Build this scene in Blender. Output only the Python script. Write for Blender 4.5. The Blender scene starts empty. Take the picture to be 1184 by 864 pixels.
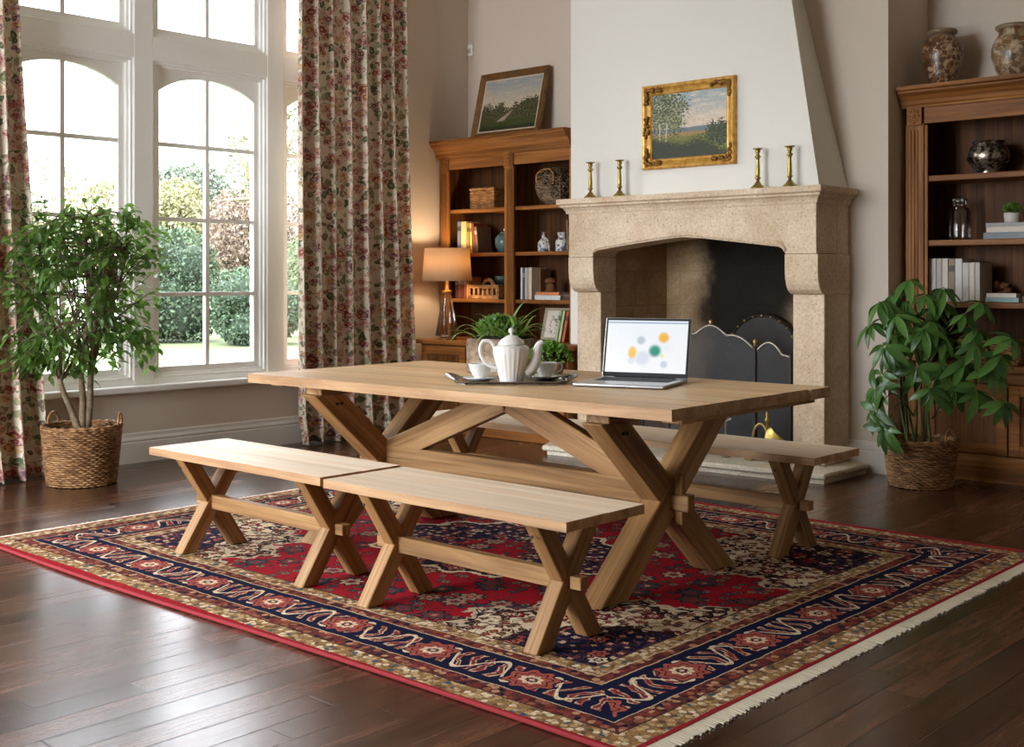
import bpy, bmesh, math, random
from mathutils import Vector, Matrix
SC = bpy.context.scene
COL = SC.collection
PI = math.pi
rnd = random.Random(7)

# ------------------------------------------------------------------ objects
def link(o, parent=None):
    COL.objects.link(o)
    if parent is not None:
        o.parent = parent
    return o

def tag(o, label=None, cat=None, group=None, kind=None):
    if label: o['label'] = label
    if cat: o['category'] = cat
    if group: o['group'] = group
    if kind: o['kind'] = kind
    return o

def thing(name, loc, label, cat, group=None, rz=0.0):
    o = bpy.data.objects.new(name, None)
    o.empty_display_size = 0.05
    o.location = loc
    o.rotation_euler = (0, 0, rz)
    link(o)
    return tag(o, label, cat, group)

def obj(name, bm, mat, parent=None, smooth=False, axis=None, autosmooth=None):
    """one mesh object; axis: direction (parent space) the local X (grain) follows"""
    me = bpy.data.meshes.new(name)
    bmesh.ops.recalc_face_normals(bm, faces=bm.faces)
    M = None
    if axis is not None and len(bm.verts):
        a = Vector(axis).normalized()
        up = Vector((0, 0, 1)) if abs(a.z) < 0.9 else Vector((0, 1, 0))
        y = up.cross(a).normalized()
        z = a.cross(y)
        c = sum((v.co for v in bm.verts), Vector()) / len(bm.verts)
        M = Matrix(((a.x, y.x, z.x, c.x), (a.y, y.y, z.y, c.y), (a.z, y.z, z.z, c.z), (0, 0, 0, 1)))
        bm.transform(M.inverted())
    bm.to_mesh(me)
    bm.free()
    o = bpy.data.objects.new(name, me)
    if mat is not None:
        for m in (mat if isinstance(mat, (list, tuple)) else [mat]):
            me.materials.append(m)
    if smooth:
        me.polygons.foreach_set('use_smooth', [True] * len(me.polygons))
        if autosmooth:
            me.set_sharp_from_angle(angle=autosmooth)
    link(o, parent)
    if M is not None:
        o.matrix_local = M
    return o

def pyobj(name, vs, fs, mat, parent=None, smooth=False, uvs=None):
    me = bpy.data.meshes.new(name)
    me.from_pydata(vs, [], fs)
    if uvs is not None:
        uvl = me.uv_layers.new(name='UVMap')
        flat = []
        for l in me.loops:
            flat.extend(uvs[l.vertex_index])
        uvl.data.foreach_set('uv', flat)
    if smooth:
        me.polygons.foreach_set('use_smooth', [True] * len(me.polygons))
    me.materials.append(mat)
    o = bpy.data.objects.new(name, me)
    return link(o, parent)

def copy_tree(o, parent=None):
    c = o.copy()
    link(c)
    c.parent = parent
    for ch in list(o.children):
        k = copy_tree(ch, c)
        k.matrix_local = ch.matrix_local.copy()
    return c

# ------------------------------------------------------------------ shapes
def nb():
    return bmesh.new()

def bevel_all(bm, w, seg=1, geom=None):
    if w > 0:
        bmesh.ops.bevel(bm, geom=list(bm.edges) if geom is None else geom, offset=w, segments=seg, affect='EDGES', profile=0.5, clamp_overlap=True)
    return bm

def box(bm, x0, x1, y0, y1, z0, z1, bev=0.0, seg=1):
    t = bmesh.new() if bev else bm
    v = [t.verts.new((x, y, z)) for z in (z0, z1) for y in (y0, y1) for x in (x0, x1)]
    for f in ((0, 2, 3, 1), (4, 5, 7, 6), (0, 1, 5, 4), (2, 6, 7, 3), (0, 4, 6, 2), (1, 3, 7, 5)):
        t.faces.new([v[i] for i in f])
    if bev:
        bevel_all(t, bev, seg)
        merge(bm, t)
    return bm

def merge(bm, t, M=None):
    if M is not None:
        t.transform(M)
    mp = {}
    for v in t.verts:
        mp[v] = bm.verts.new(v.co)
    for f in t.faces:
        try:
            nf = bm.faces.new([mp[v] for v in f.verts])
            nf.smooth = f.smooth
            nf.material_index = f.material_index
        except ValueError:
            pass
    t.free()
    return bm

def prism(bm, poly, a, b, plane='xz', bev=0.0):
    """extrude a 2D polygon: plane xz -> along y from a to b; yz -> along x; xy -> along z"""
    t = bmesh.new()
    def P(p, w):
        return {'xz': (p[0], w, p[1]), 'yz': (w, p[0], p[1]), 'xy': (p[0], p[1], w)}[plane]
    A = [t.verts.new(P(p, a)) for p in poly]
    B = [t.verts.new(P(p, b)) for p in poly]
    t.faces.new(A); t.faces.new(B[::-1])
    n = len(poly)
    for i in range(n):
        t.faces.new((A[i], A[(i + 1) % n], B[(i + 1) % n], B[i]))
    bmesh.ops.recalc_face_normals(t, faces=t.faces)
    if bev:
        bevel_all(t, bev)
    bmesh.ops.triangulate(t, faces=[f for f in t.faces if len(f.verts) > 4])
    return merge(bm, t)

def lathe(bm, prof, seg=32, c=(0, 0, 0), rfun=None, cap=True, zfun=None):
    rings = []
    for k, (r, z) in enumerate(prof):
        ring = []
        for i in range(seg):
            a = 2 * PI * i / seg
            rr = r * (rfun(a, k, z) if rfun else 1.0)
            ring.append(bm.verts.new((c[0] + rr * math.cos(a), c[1] + rr * math.sin(a), c[2] + z)))
        rings.append(ring)
    for k in range(len(rings) - 1):
        for i in range(seg):
            j = (i + 1) % seg
            f = bm.faces.new((rings[k][i], rings[k][j], rings[k + 1][j], rings[k + 1][i]))
            f.smooth = True
    if cap:
        if prof[0][0] > 1e-6: bm.faces.new(rings[0][::-1])
        if prof[-1][0] > 1e-6: bm.faces.new(rings[-1])
    return bm

def catmull(pts, n=6):
    out = []
    P = [Vector(p) for p in pts]
    for i in range(len(P) - 1):
        p0 = P[max(i - 1, 0)]; p1 = P[i]; p2 = P[i + 1]; p3 = P[min(i + 2, len(P) - 1)]
        for k in range(n):
            t = k / n
            out.append(0.5 * ((2 * p1) + (p2 - p0) * t + (2 * p0 - 5 * p1 + 4 * p2 - p3) * t * t + (3 * p1 - p0 - 3 * p2 + p3) * t ** 3))
    out.append(P[-1])
    return out

def tube(bm, pts, rad, seg=8, closed=False, flat=1.0):
    P = [Vector(p) for p in pts]
    n = len(P)
    rings = []
    prev = None
    for i, p in enumerate(P):
        if closed:
            d = (P[(i + 1) % n] - P[i - 1])
        else:
            d = P[min(i + 1, n - 1)] - P[max(i - 1, 0)]
        if d.length < 1e-9: d = Vector((0, 0, 1))
        d.normalize()
        if prev is None:
            u = d.cross(Vector((0, 0, 1)))
            if u.length < 1e-3: u = d.cross(Vector((1, 0, 0)))
        else:
            u = prev - d * prev.dot(d)
        u.normalize(); prev = u
        w = d.cross(u)
        r = rad(i / max(n - 1, 1)) if callable(rad) else rad
        rings.append([bm.verts.new(p + u * (r * math.cos(2 * PI * k / seg)) + w * (r * flat * math.sin(2 * PI * k / seg))) for k in range(seg)])
    m = n if closed else n - 1
    for i in range(m):
        a = rings[i]; b = rings[(i + 1) % n]
        for k in range(seg):
            f = bm.faces.new((a[k], a[(k + 1) % seg], b[(k + 1) % seg], b[k]))
            f.smooth = True
    if not closed:
        bm.faces.new(rings[0][::-1]); bm.faces.new(rings[-1])
    return bm

def sweep(bm, path, prof, closed=False):
    """mitred sweep of profile [(out,z)] along a 2D path; out goes to the right of travel"""
    P = [Vector((p[0], p[1])) for p in path]
    n = len(P)
    def nrm(a, b):
        d = (b - a).normalized()
        return Vector((d.y, -d.x))
    rows = []
    for i in range(n):
        if closed or 0 < i < n - 1:
            n1 = nrm(P[i - 1], P[i]); n2 = nrm(P[i], P[(i + 1) % n])
            m = (n1 + n2); m = m / max(1e-6, m.dot(n1))
        elif i == 0:
            m = nrm(P[0], P[1])
        else:
            m = nrm(P[-2], P[-1])
        rows.append([bm.verts.new((P[i].x + m.x * o, P[i].y + m.y * o, z)) for o, z in prof])
    k = len(prof)
    for i in range(n if closed else n - 1):
        a = rows[i]; b = rows[(i + 1) % n]
        for j in range(k):
            bm.faces.new((a[j], a[(j + 1) % k], b[(j + 1) % k], b[j]))
    if not closed:
        bm.faces.new(rows[0]); bm.faces.new(rows[-1][::-1])
    return bm

def beam(bm, p0, p1, w, t, wdir, bev=0.004, hcut=True):
    """square timber from p0 to p1; wdir: direction of the wide side w, t the other; ends cut level"""
    p0 = Vector(p0); p1 = Vector(p1)
    d = (p1 - p0).normalized()
    tdir = d.cross(Vector(wdir)).normalized()
    wd = tdir.cross(d).normalized()
    b = bmesh.new()
    vs = []
    for p in (p0, p1):
        for a, c in ((-1, -1), (1, -1), (1, 1), (-1, 1)):
            q = p + wd * (a * w / 2) + tdir * (c * t / 2)
            if hcut and abs(d.z) > 0.1:
                q = q + d * ((p.z - q.z) / d.z)
            vs.append(b.verts.new(q))
    for f in ((3, 2, 1, 0), (4, 5, 6, 7), (0, 1, 5, 4), (1, 2, 6, 5), (2, 3, 7, 6), (3, 0, 4, 7)):
        b.faces.new([vs[i] for i in f])
    bmesh.ops.recalc_face_normals(b, faces=b.faces)
    bevel_all(b, bev)
    return merge(bm, b)

# ------------------------------------------------------------------ node expressions
class E:
    nt = None
    def __init__(s, sock): s.s = sock
    def _m(op, a, b=None, c=None, clamp=False):
        n = E.nt.nodes.new('ShaderNodeMath'); n.operation = op; n.use_clamp = clamp
        for i, v in enumerate((a, b, c)):
            if v is None: continue
            put(n.inputs[i], v)
        return E(n.outputs[0])
    def __add__(s, o): return E._m('ADD', s, o)
    __radd__ = __add__
    def __sub__(s, o): return E._m('SUBTRACT', s, o)
    def __rsub__(s, o): return E._m('SUBTRACT', o, s)
    def __mul__(s, o): return E._m('MULTIPLY', s, o)
    __rmul__ = __mul__
    def __truediv__(s, o): return E._m('DIVIDE', s, o)
    def __rtruediv__(s, o): return E._m('DIVIDE', o, s)
    def __neg__(s): return E._m('MULTIPLY', s, -1.0)
    def __abs__(s): return E._m('ABSOLUTE', s)
    def __gt__(s, o): return E._m('GREATER_THAN', s, o)
    def __lt__(s, o): return E._m('LESS_THAN', s, o)
    def __pow__(s, o): return E._m('POWER', s, o)
    def __mod__(s, o): return E._m('FLOORED_MODULO', s, o)

def put(inp, v):
    if isinstance(v, E): E.nt.links.new(v.s, inp)
    elif isinstance(v, (tuple, list)):
        inp.default_value = tuple(v) + ((1.0,) if len(v) == 3 and inp.type == 'RGBA' else ())
    else: inp.default_value = v

def sin(a): return E._m('SINE', a)
def floor(a): return E._m('FLOOR', a)
def fract(a): return E._m('FRACT', a)
def sqrt(a): return E._m('SQRT', a)
def emin(a, b): return E._m('MINIMUM', a, b)
def emax(a, b): return E._m('MAXIMUM', a, b)
def atan2(a, b): return E._m('ARCTAN2', a, b)
def clamp(a): return E._m('ADD', a, 0.0, clamp=True)
def step(a, lo, hi):
    n = E.nt.nodes.new('ShaderNodeMapRange'); n.interpolation_type = 'SMOOTHSTEP'
    put(n.inputs[0], a); n.inputs[1].default_value = lo; n.inputs[2].default_value = hi
    return E(n.outputs[0])
def band(a, lo, hi): return (a > lo) * (a < hi)
def mix(f, a, b):
    n = E.nt.nodes.new('ShaderNodeMix'); n.data_type = 'RGBA'
    put(n.inputs[0], f); put(n.inputs[6], a); put(n.inputs[7], b)
    return E(n.outputs[2])
def mul(f, a, b):
    n = E.nt.nodes.new('ShaderNodeMix'); n.data_type = 'RGBA'; n.blend_type = 'MULTIPLY'
    put(n.inputs[0], f); put(n.inputs[6], a); put(n.inputs[7], b)
    return E(n.outputs[2])
def vec(x, y, z=0.0):
    n = E.nt.nodes.new('ShaderNodeCombineXYZ')
    for i, v in enumerate((x, y, z)): put(n.inputs[i], v)
    return E(n.outputs[0])
def sep(v):
    n = E.nt.nodes.new('ShaderNodeSeparateXYZ'); put(n.inputs[0], v)
    return E(n.outputs[0]), E(n.outputs[1]), E(n.outputs[2])
def sepc(v):
    n = E.nt.nodes.new('ShaderNodeSeparateColor'); put(n.inputs[0], v)
    return E(n.outputs[0]), E(n.outputs[1]), E(n.outputs[2])
def vadd(a, b):
    n = E.nt.nodes.new('ShaderNodeVectorMath'); n.operation = 'ADD'
    put(n.inputs[0], a); put(n.inputs[1], b)
    return E(n.outputs[0])
def vmul(a, b):
    n = E.nt.nodes.new('ShaderNodeVectorMath'); n.operation = 'MULTIPLY'
    put(n.inputs[0], a); put(n.inputs[1], b)
    return E(n.outputs[0])
def coord(kind='Object'):
    n = E.nt.nodes.new('ShaderNodeTexCoord')
    return E(n.outputs[kind])
def orand():
    n = E.nt.nodes.new('ShaderNodeObjectInfo')
    return E(n.outputs['Random'])
def noise(v, scale=5.0, detail=3.0, rough=0.55, dist=0.0, col=False):
    n = E.nt.nodes.new('ShaderNodeTexNoise')
    put(n.inputs['Vector'], v); n.inputs['Scale'].default_value = scale; n.inputs['Detail'].default_value = detail
    n.inputs['Roughness'].default_value = rough; n.inputs['Distortion'].default_value = dist
    return E(n.outputs['Color' if col else 0])
def voro(v, scale=5.0, feature='F1', rand=1.0, dims='3D'):
    n = E.nt.nodes.new('ShaderNodeTexVoronoi'); n.feature = feature; n.voronoi_dimensions = dims
    put(n.inputs['Vector'], v); n.inputs['Scale'].default_value = scale; n.inputs['Randomness'].default_value = rand
    if feature == 'DISTANCE_TO_EDGE': return E(n.outputs['Distance'])
    return E(n.outputs['Distance']), E(n.outputs['Color']), E(n.outputs['Position'])
def white(v):
    n = E.nt.nodes.new('ShaderNodeTexWhiteNoise'); n.noise_dimensions = '3D'; put(n.inputs['Vector'], v)
    return E(n.outputs['Value'])
def ramp(f, stops, mode='LINEAR'):
    n = E.nt.nodes.new('ShaderNodeValToRGB'); put(n.inputs[0], f)
    cr = n.color_ramp; cr.interpolation = mode
    while len(cr.elements) < len(stops): cr.elements.new(0.5)
    for e, (p, c) in zip(cr.elements, stops):
        e.position = p; e.color = tuple(c) + (1.0,)
    return E(n.outputs[0])
def bump(h, strength=0.3, dist=0.01):
    n = E.nt.nodes.new('ShaderNodeBump'); n.inputs['Strength'].default_value = strength
    n.inputs['Distance'].default_value = dist; put(n.inputs['Height'], h)
    return E(n.outputs[0])

def L(r, g, b):
    f = lambda c: (c / 255 / 12.92) if c / 255 <= 0.04045 else ((c / 255 + 0.055) / 1.055) ** 2.4
    return (f(r), f(g), f(b))

def material(name, build=None, color=None, rough=0.5, metal=0.0, spec=0.5, **kw):
    m = bpy.data.materials.new(name); m.use_nodes = True
    nt = m.node_tree; E.nt = nt
    b = nt.nodes['Principled BSDF']
    b.inputs['Roughness'].default_value = rough; b.inputs['Metallic'].default_value = metal
    b.inputs['Specular IOR Level'].default_value = spec
    for k, v in kw.items():
        b.inputs[k.replace('_', ' ')].default_value = v
    if color is not None: b.inputs['Base Color'].default_value = tuple(color) + (1.0,)
    if build is not None:
        r = build()
        for k, v in r.items():
            put(b.inputs[{'c': 'Base Color', 'r': 'Roughness', 'n': 'Normal', 'm': 'Metallic', 'a': 'Alpha', 'e': 'Emission Color', 'es': 'Emission Strength'}[k]], v)
    return m

# ------------------------------------------------------------------ materials
def m_paint(name, c, var=0.03, rough=0.6):
    def f():
        p = coord(); n = noise(p, 1.3, 4)
        d = tuple(x * (1 - var * 2) for x in c)
        return dict(c=mix(n, c, d), n=bump(noise(p, 90, 3), 0.05, 0.004))
    return material(name, f, rough=rough, spec=0.3)

def m_wood(name, dark, mid, light, rough=0.5, ring=9.0, along=0.55, knots=0.5, bumpy=0.15, gap=None, gapw=0.03, gapc=0.6, streak=0.4):
    def f():
        r = orand()
        p = vadd(coord(), vec(r * 37.0, r * 11.0, r * 23.0))
        q = vmul(p, (along, ring, ring))
        n1 = noise(q, 1.0, 4, 0.6, 0.9)
        n2 = noise(vmul(p, (1.2, 60, 60)), 1.0, 3, 0.6, 0.3)
        n3 = noise(vmul(p, (3.0, 180, 180)), 1.0, 2)
        n4 = noise(vmul(p, (0.8, 26, 26)), 1.0, 3, 0.6, 0.6)
        kd, kc, kp = voro(vmul(p, (0.9, 5, 5)), 1.0)
        kn = step(kd, 0.10, 0.02) * knots
        c = ramp(n1, [(0.28, dark), (0.5, mid), (0.7, light)])
        c = mix(step(n2, 0.42, 0.72) * 0.55, c, dark)
        c = mix(step(n3, 0.55, 0.8) * 0.35, c, dark)
        c = mix(step(n4, 0.54, 0.68) * streak, c, tuple(x * 0.55 for x in dark))
        c = mix(kn, c, tuple(x * 0.35 for x in dark))
        c = mul(0.5, c, ramp(fract(r * 7.31), [(0.0, (0.72, 0.7, 0.68)), (1.0, (1.25, 1.22, 1.18))]))
        h = n2 * 0.6 + n1 * 0.4
        if gap:
            o = coord(); x, y, z = sep(o)
            w = fract(y / gap)
            g = step(emin(w, 1.0 - w), 0.0, gapw)
            bid = white(vec(floor(y / gap), 3.0, 1.0))
            c = mul(0.4, c, ramp(bid, [(0.0, (0.78, 0.76, 0.74)), (1.0, (1.15, 1.15, 1.15))]))
            c = mix((1.0 - g) * gapc, c, tuple(x * 0.4 for x in dark))
            h = h * 0.4 + g
        return dict(c=c, n=bump(h, bumpy, 0.003), r=n2 * 0.2 + (rough - 0.1))
    return material(name, f, rough=rough, spec=0.22)

def m_floor():
    def f():
        x, y, z = sep(coord())
        W = 0.125
        row = floor(x / W)
        off = white(vec(row, 7.0, 2.0))
        Lp = 1.15
        yy = y / Lp + off * 3.0
        col = floor(yy)
        rid = white(vec(row, col, 5.0))
        fx = fract(x / W); fy = fract(yy)
        ex = emin(fx, 1.0 - fx) * W; ey = emin(fy, 1.0 - fy) * Lp
        e = step(emin(ex, ey), 0.0008, 0.0036)
        g = noise(vadd(vec(x * 26.0, y * 1.6, z), vec(rid * 31.0, rid * 17.0, 0.0)), 1.0, 5, 0.62, 0.6)
        g2 = noise(vec(x * 150.0, y * 5.0, rid * 9.0), 1.0, 2)
        c = ramp(g, [(0.25, L(46, 27, 17)), (0.5, L(76, 46, 29)), (0.75, L(108, 68, 44))])
        c = mul(0.8, c, ramp(rid, [(0.0, (0.5, 0.48, 0.46)), (0.5, (1.0, 1.0, 1.0)), (1.0, (1.5, 1.42, 1.34))]))
        c = mix(step(g2, 0.5, 0.8) * 0.3, c, L(28, 16, 10))
        c = mix(1.0 - e, c, L(16, 9, 6))
        return dict(c=c, r=g * 0.07 + g2 * 0.04 + rid * 0.03 + 0.19, n=bump(e + g2 * 0.10 + g * 0.10 + noise(vec(x * 9.0, y * 1.2, rid * 5.0), 1.0, 2) * 0.16, 0.22, 0.003))
    return material('floor_planks', f, rough=0.25, spec=0.95)

def m_rug(hx, hy):
    def f():
        o = coord(); x0, y0, z0 = sep(o)
        wr, wg, wb = sepc(noise(o, 11.0, 3, col=True))
        x = x0 + (wr - 0.5) * 0.020; y = y0 + (wg - 0.5) * 0.020
        ax = abs(x); ay = abs(y)
        dx = hx - ax; dy = hy - ay
        d = emin(dx, dy)
        s, _, _ = sepc(mix(dx < dy, vec(x, 0.0, 0.0), vec(y, 0.0, 0.0)))
        NAVY = L(17, 21, 52); RED = L(158, 14, 30); CREAM = L(222, 203, 170); TAN = L(160, 122, 82); SAL = L(172, 92, 76); DK = L(44, 26, 30); TEAL = L(52, 66, 74); BRN = L(96, 48, 40)
        p = vec(x, y, 0.0)
        def cells(sc, off, pal, edge, e0=0.42):
            dd, cc, _ = voro(vadd(p, (off, off * 0.61, 0)), sc, dims='2D'); r, g, b = sepc(cc)
            return mix(dd > e0, ramp(r, pal, 'CONSTANT'), edge)
        def flowers(base, sc, off, rad, dens, npet, pal, eye, rim):
            q = vadd(p, (off, off * 0.7, 0))
            dd, cc, pos = voro(q, sc, dims='2D'); r, g, b = sepc(cc)
            lx, ly, _ = sep(q); px, py, _ = sep(pos)
            an = atan2(ly - py, lx - px)
            rr = dd * (1.0 + 0.20 * sin(an * npet + r * 6.0))
            on = g > dens
            c = mix((rr < rad * 1.28) * on, base, rim)
            c = mix((rr < rad) * on, c, ramp(r, pal, 'CONSTANT'))
            c = mix((rr < rad * 0.52) * on, c, eye)
            return mix((rr < rad * 0.26) * on, c, ramp(b, pal, 'CONSTANT'))
        ns = noise(p, 7.5, 2, 0.5, 1.3)
        vine = step(abs(ns - 0.5), 0.022, 0.010)
        ns2 = noise(vadd(p, (4.0, 2.0, 0)), 15.0, 2, 0.5, 1.0)
        vine2 = step(abs(ns2 - 0.5), 0.035, 0.016)
        pal1 = [(0.0, CREAM), (0.25, TAN), (0.45, TEAL), (0.65, SAL), (0.82, DK)]
        # red ground
        red = mix(vine2 * 0.8 * (ns > 0.48), RED, L(66, 42, 46))
        red = flowers(red, 17.0, 3.1, 0.29, 0.46, 5.0, [(0.0, L(140, 118, 98)), (0.4, TEAL), (0.7, L(110, 84, 72))], DK, L(80, 14, 26))
        red = flowers(red, 6.6, 0.0, 0.28, 0.30, 7.0, [(0.0, TEAL), (0.35, L(160, 134, 108)), (0.65, L(84, 60, 60)), (0.88, L(190, 166, 134))], L(140, 50, 50), DK)
        # cream ground
        cr = mix(vine * 0.9, CREAM, DK)
        cr = flowers(cr, 23.0, 7.7, 0.34, 0.22, 4.0, [(0.0, BRN), (0.35, DK), (0.55, L(132, 36, 42)), (0.8, NAVY)], TAN, L(150, 120, 92))
        cr = flowers(cr, 9.0, 2.2, 0.28, 0.55, 6.0, [(0.0, L(140, 34, 40)), (0.5, BRN), (0.8, NAVY)], CREAM, DK)
        # navy ground
        nv = mix(vine2 * 0.7, NAVY, L(126, 74, 72))
        nv = flowers(nv, 21.0, 5.5, 0.31, 0.30, 4.0, [(0.0, SAL), (0.3, L(190, 160, 130)), (0.55, BRN), (0.8, L(150, 86, 84))], CREAM, L(12, 14, 34))
        nv = flowers(nv, 10.0, 9.1, 0.30, 0.50, 6.0, [(0.0, SAL), (0.5, CREAM), (0.8, L(150, 60, 60))], DK, L(12, 14, 34))
        # field layout: red centre, cream spandrels, navy corners, navy medallion
        ang = atan2(y, x)
        fx, fy = hx - 0.50, hy - 0.50
        u = 1.0 - ax / fx; v = 1.0 - ay / fy
        ca = atan2(v * 0.7, u)
        lob = sin(ca * 16.0) * 0.07 + (ns2 - 0.5) * 0.35
        k1 = sqrt((u / 0.50) * (u / 0.50) + (v / 0.74) * (v / 0.74)) + lob
        k2 = sqrt((u / 0.30) * (u / 0.30) + (v / 0.42) * (v / 0.42)) + lob * 0.5
        med = sqrt((x / 0.56) * (x / 0.56) + (y / 0.42) * (y / 0.42)) + sin(ang * 16.0) * 0.06 + (ns2 - 0.5) * 0.2
        c = red
        c = mix(med < 1.16, c, CREAM); c = mix(med < 1.10, c, DK); c = mix(med < 1.05, c, nv); c = mix(med < 0.36, c, red)
        c = mix(k1 < 1.06, c, L(196, 176, 146)); c = mix(k1 < 1.0, c, DK); c = mix(k1 < 0.955, c, cr)
        c = mix(k2 < 1.05, c, DK); c = mix(k2 < 0.98, c, nv)
        # main border: rosettes and curling leaves on navy
        vv = (d - 0.172) / 0.203
        P_ = 0.44
        ts = fract(s / P_ + 0.5) - 0.5
        yv = (vv - 0.5) * 0.203
        rr = sqrt(ts * ts * (P_ * P_) + yv * yv * 1.3)
        ra = atan2(yv, ts * P_)
        pet = rr * (1.0 + 0.13 * sin(ra * 8.0))
        t2 = abs(ts) * P_
        lf = sin((t2 / 0.062 + 0.34 * sin(vv * 5.6 + floor(s / P_ + 0.5) * 2.0) + (ns - 0.5) * 1.2) * 2 * PI)
        bc = mix((lf > 0.05) * band(vv, 0.14, 0.86), NAVY, L(92, 42, 44))
        bc = mix((lf > 0.22) * band(vv, 0.16, 0.84), bc, mix(noise(p, 26.0, 2) > 0.52, L(204, 178, 144), SAL))
        bc = mix((lf > 0.80) * band(vv, 0.2, 0.8), bc, L(120, 52, 50))
        vin = abs(vv - 0.5 - 0.34 * sin(s / P_ * 4 * PI))
        bc = mix(vin < 0.045, bc, CREAM)
        bc = mix(pet < 0.094, bc, NAVY); bc = mix(pet < 0.085, bc, L(168, 84, 70)); bc = mix(band(pet, 0.060, 0.066), bc, DK); bc = mix(pet < 0.040, bc, CREAM); bc = mix(pet < 0.022, bc, L(90, 40, 44)); bc = mix(pet < 0.010, bc, CREAM)
        # guard stripes
        g_b = cells(46.0, 1.0, [(0.0, L(188, 160, 116)), (0.3, L(154, 118, 70)), (0.5, CREAM), (0.7, L(110, 78, 56)), (0.82, L(172, 132, 84)), (0.93, L(60, 88, 104))], L(136, 108, 76), 0.52)
        g_r = cells(38.0, 6.0, [(0.0, L(132, 60, 48)), (0.28, L(150, 92, 70)), (0.48, L(70, 34, 36)), (0.64, L(186, 140, 104)), (0.78, L(120, 40, 40)), (0.9, NAVY)], L(92, 50, 44), 0.50)
        c = mix(d < 0.505, c, L(70, 44, 40)); c = mix(d < 0.498, c, g_b); c = mix(d < 0.440, c, L(206, 184, 146)); c = mix(d < 0.434, c, g_r)
        c = mix(d < 0.388, c, L(206, 184, 146)); c = mix(d < 0.382, c, NAVY); c = mix(d < 0.373, c, bc)
        c = mix(d < 0.175, c, NAVY); c = mix(d < 0.167, c, L(200, 180, 142)); c = mix(d < 0.162, c, g_r)
        c = mix(d < 0.106, c, L(70, 44, 40)); c = mix(d < 0.100, c, g_b)
        c = mix(dy < 0.028, c, L(160, 26, 36)); c = mix(dx < 0.018, c, L(150, 36, 42))
        # knots of wool
        w1 = noise(vmul(o, (150.0, 150.0, 1.0)), 1.0, 2, 0.7); w2 = noise(vmul(o, (60.0, 230.0, 1.0)), 1.0, 2)
        w3 = noise(o, 55.0, 3)
        c = mul(0.85, c, ramp(w1, [(0.3, (0.5, 0.48, 0.48)), (0.5, (1.0, 1.0, 1.0)), (0.7, (1.5, 1.46, 1.42))]))
        c = mul(0.5, c, ramp(w3, [(0.3, (0.7, 0.68, 0.7)), (0.7, (1.25, 1.22, 1.2))]))
        return dict(c=c, n=bump(w1 + w2 * 0.5, 0.7, 0.006))
    return material('persian_wool', f, rough=0.95, spec=0.1)

def m_floral():
    def f():
        u, v, _ = sep(coord('UV'))
        p0 = vec(u, v, 0.0)
        wr, wg, wb = sepc(noise(p0, 16.0, 3, col=True))
        p = vadd(p0, vec((wr - 0.5) * 0.055, (wg - 0.5) * 0.055, 0.0))
        base = mix(noise(p0, 26.0, 4), L(236, 227, 208), L(206, 190, 164))
        # branches
        st = noise(vmul(p, (1.0, 0.7, 1.0)), 5.0, 2, 0.5, 1.6)
        base = mix(step(abs(st - 0.5), 0.016, 0.006) * 0.75, base, L(96, 84, 56))
        # leaves
        for sc_, off, thr, dens in ((14.0, 3.7, 0.31, 0.34), (21.0, 9.1, 0.28, 0.40)):
            q = vmul(vadd(p, (off, off * 0.7, 0)), (1.0, 0.8, 1.0))
            dd, cc, pp = voro(q, sc_, dims='2D'); r, g, b = sepc(cc)
            base = mix((dd < thr) * (g > dens), base, ramp(r, [(0.0, L(128, 132, 96)), (0.3, L(92, 102, 76)), (0.55, L(166, 160, 124)), (0.8, L(126, 112, 94))], 'CONSTANT'))
            base = mix((dd < thr * 0.3) * (g > dens), base, L(164, 158, 120))
        # blossoms
        for sc_, off, dens in ((8.5, 0.0, 0.40), (15.0, 5.3, 0.50)):
            dd, cc, pp = voro(vadd(p, (off, off, 0)), sc_, dims='2D'); r, g, b = sepc(cc)
            on = g > dens
            fl = ramp(r, [(0.0, L(140, 72, 78)), (0.22, L(190, 140, 130)), (0.42, L(118, 88, 100)), (0.56, L(208, 176, 154)), (0.74, L(160, 88, 82)), (0.88, L(192, 158, 108))], 'CONSTANT')
            tone = noise(p0, 60.0, 3)
            base = mix((dd < 0.40) * on, base, mix(step(tone, 0.35, 0.65), fl, L(222, 192, 172)))
            base = mix((dd < 0.22) * on, base, mix(step(tone, 0.4, 0.7), fl, L(118, 62, 68)))
            base = mix((dd < 0.08) * on, base, L(206, 170, 96))
        return dict(c=base, n=bump(noise(p0, 240.0, 2), 0.15, 0.003))
    return material('floral_linen', f, rough=0.85, spec=0.15, Sheen_Weight=0.1)

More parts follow.
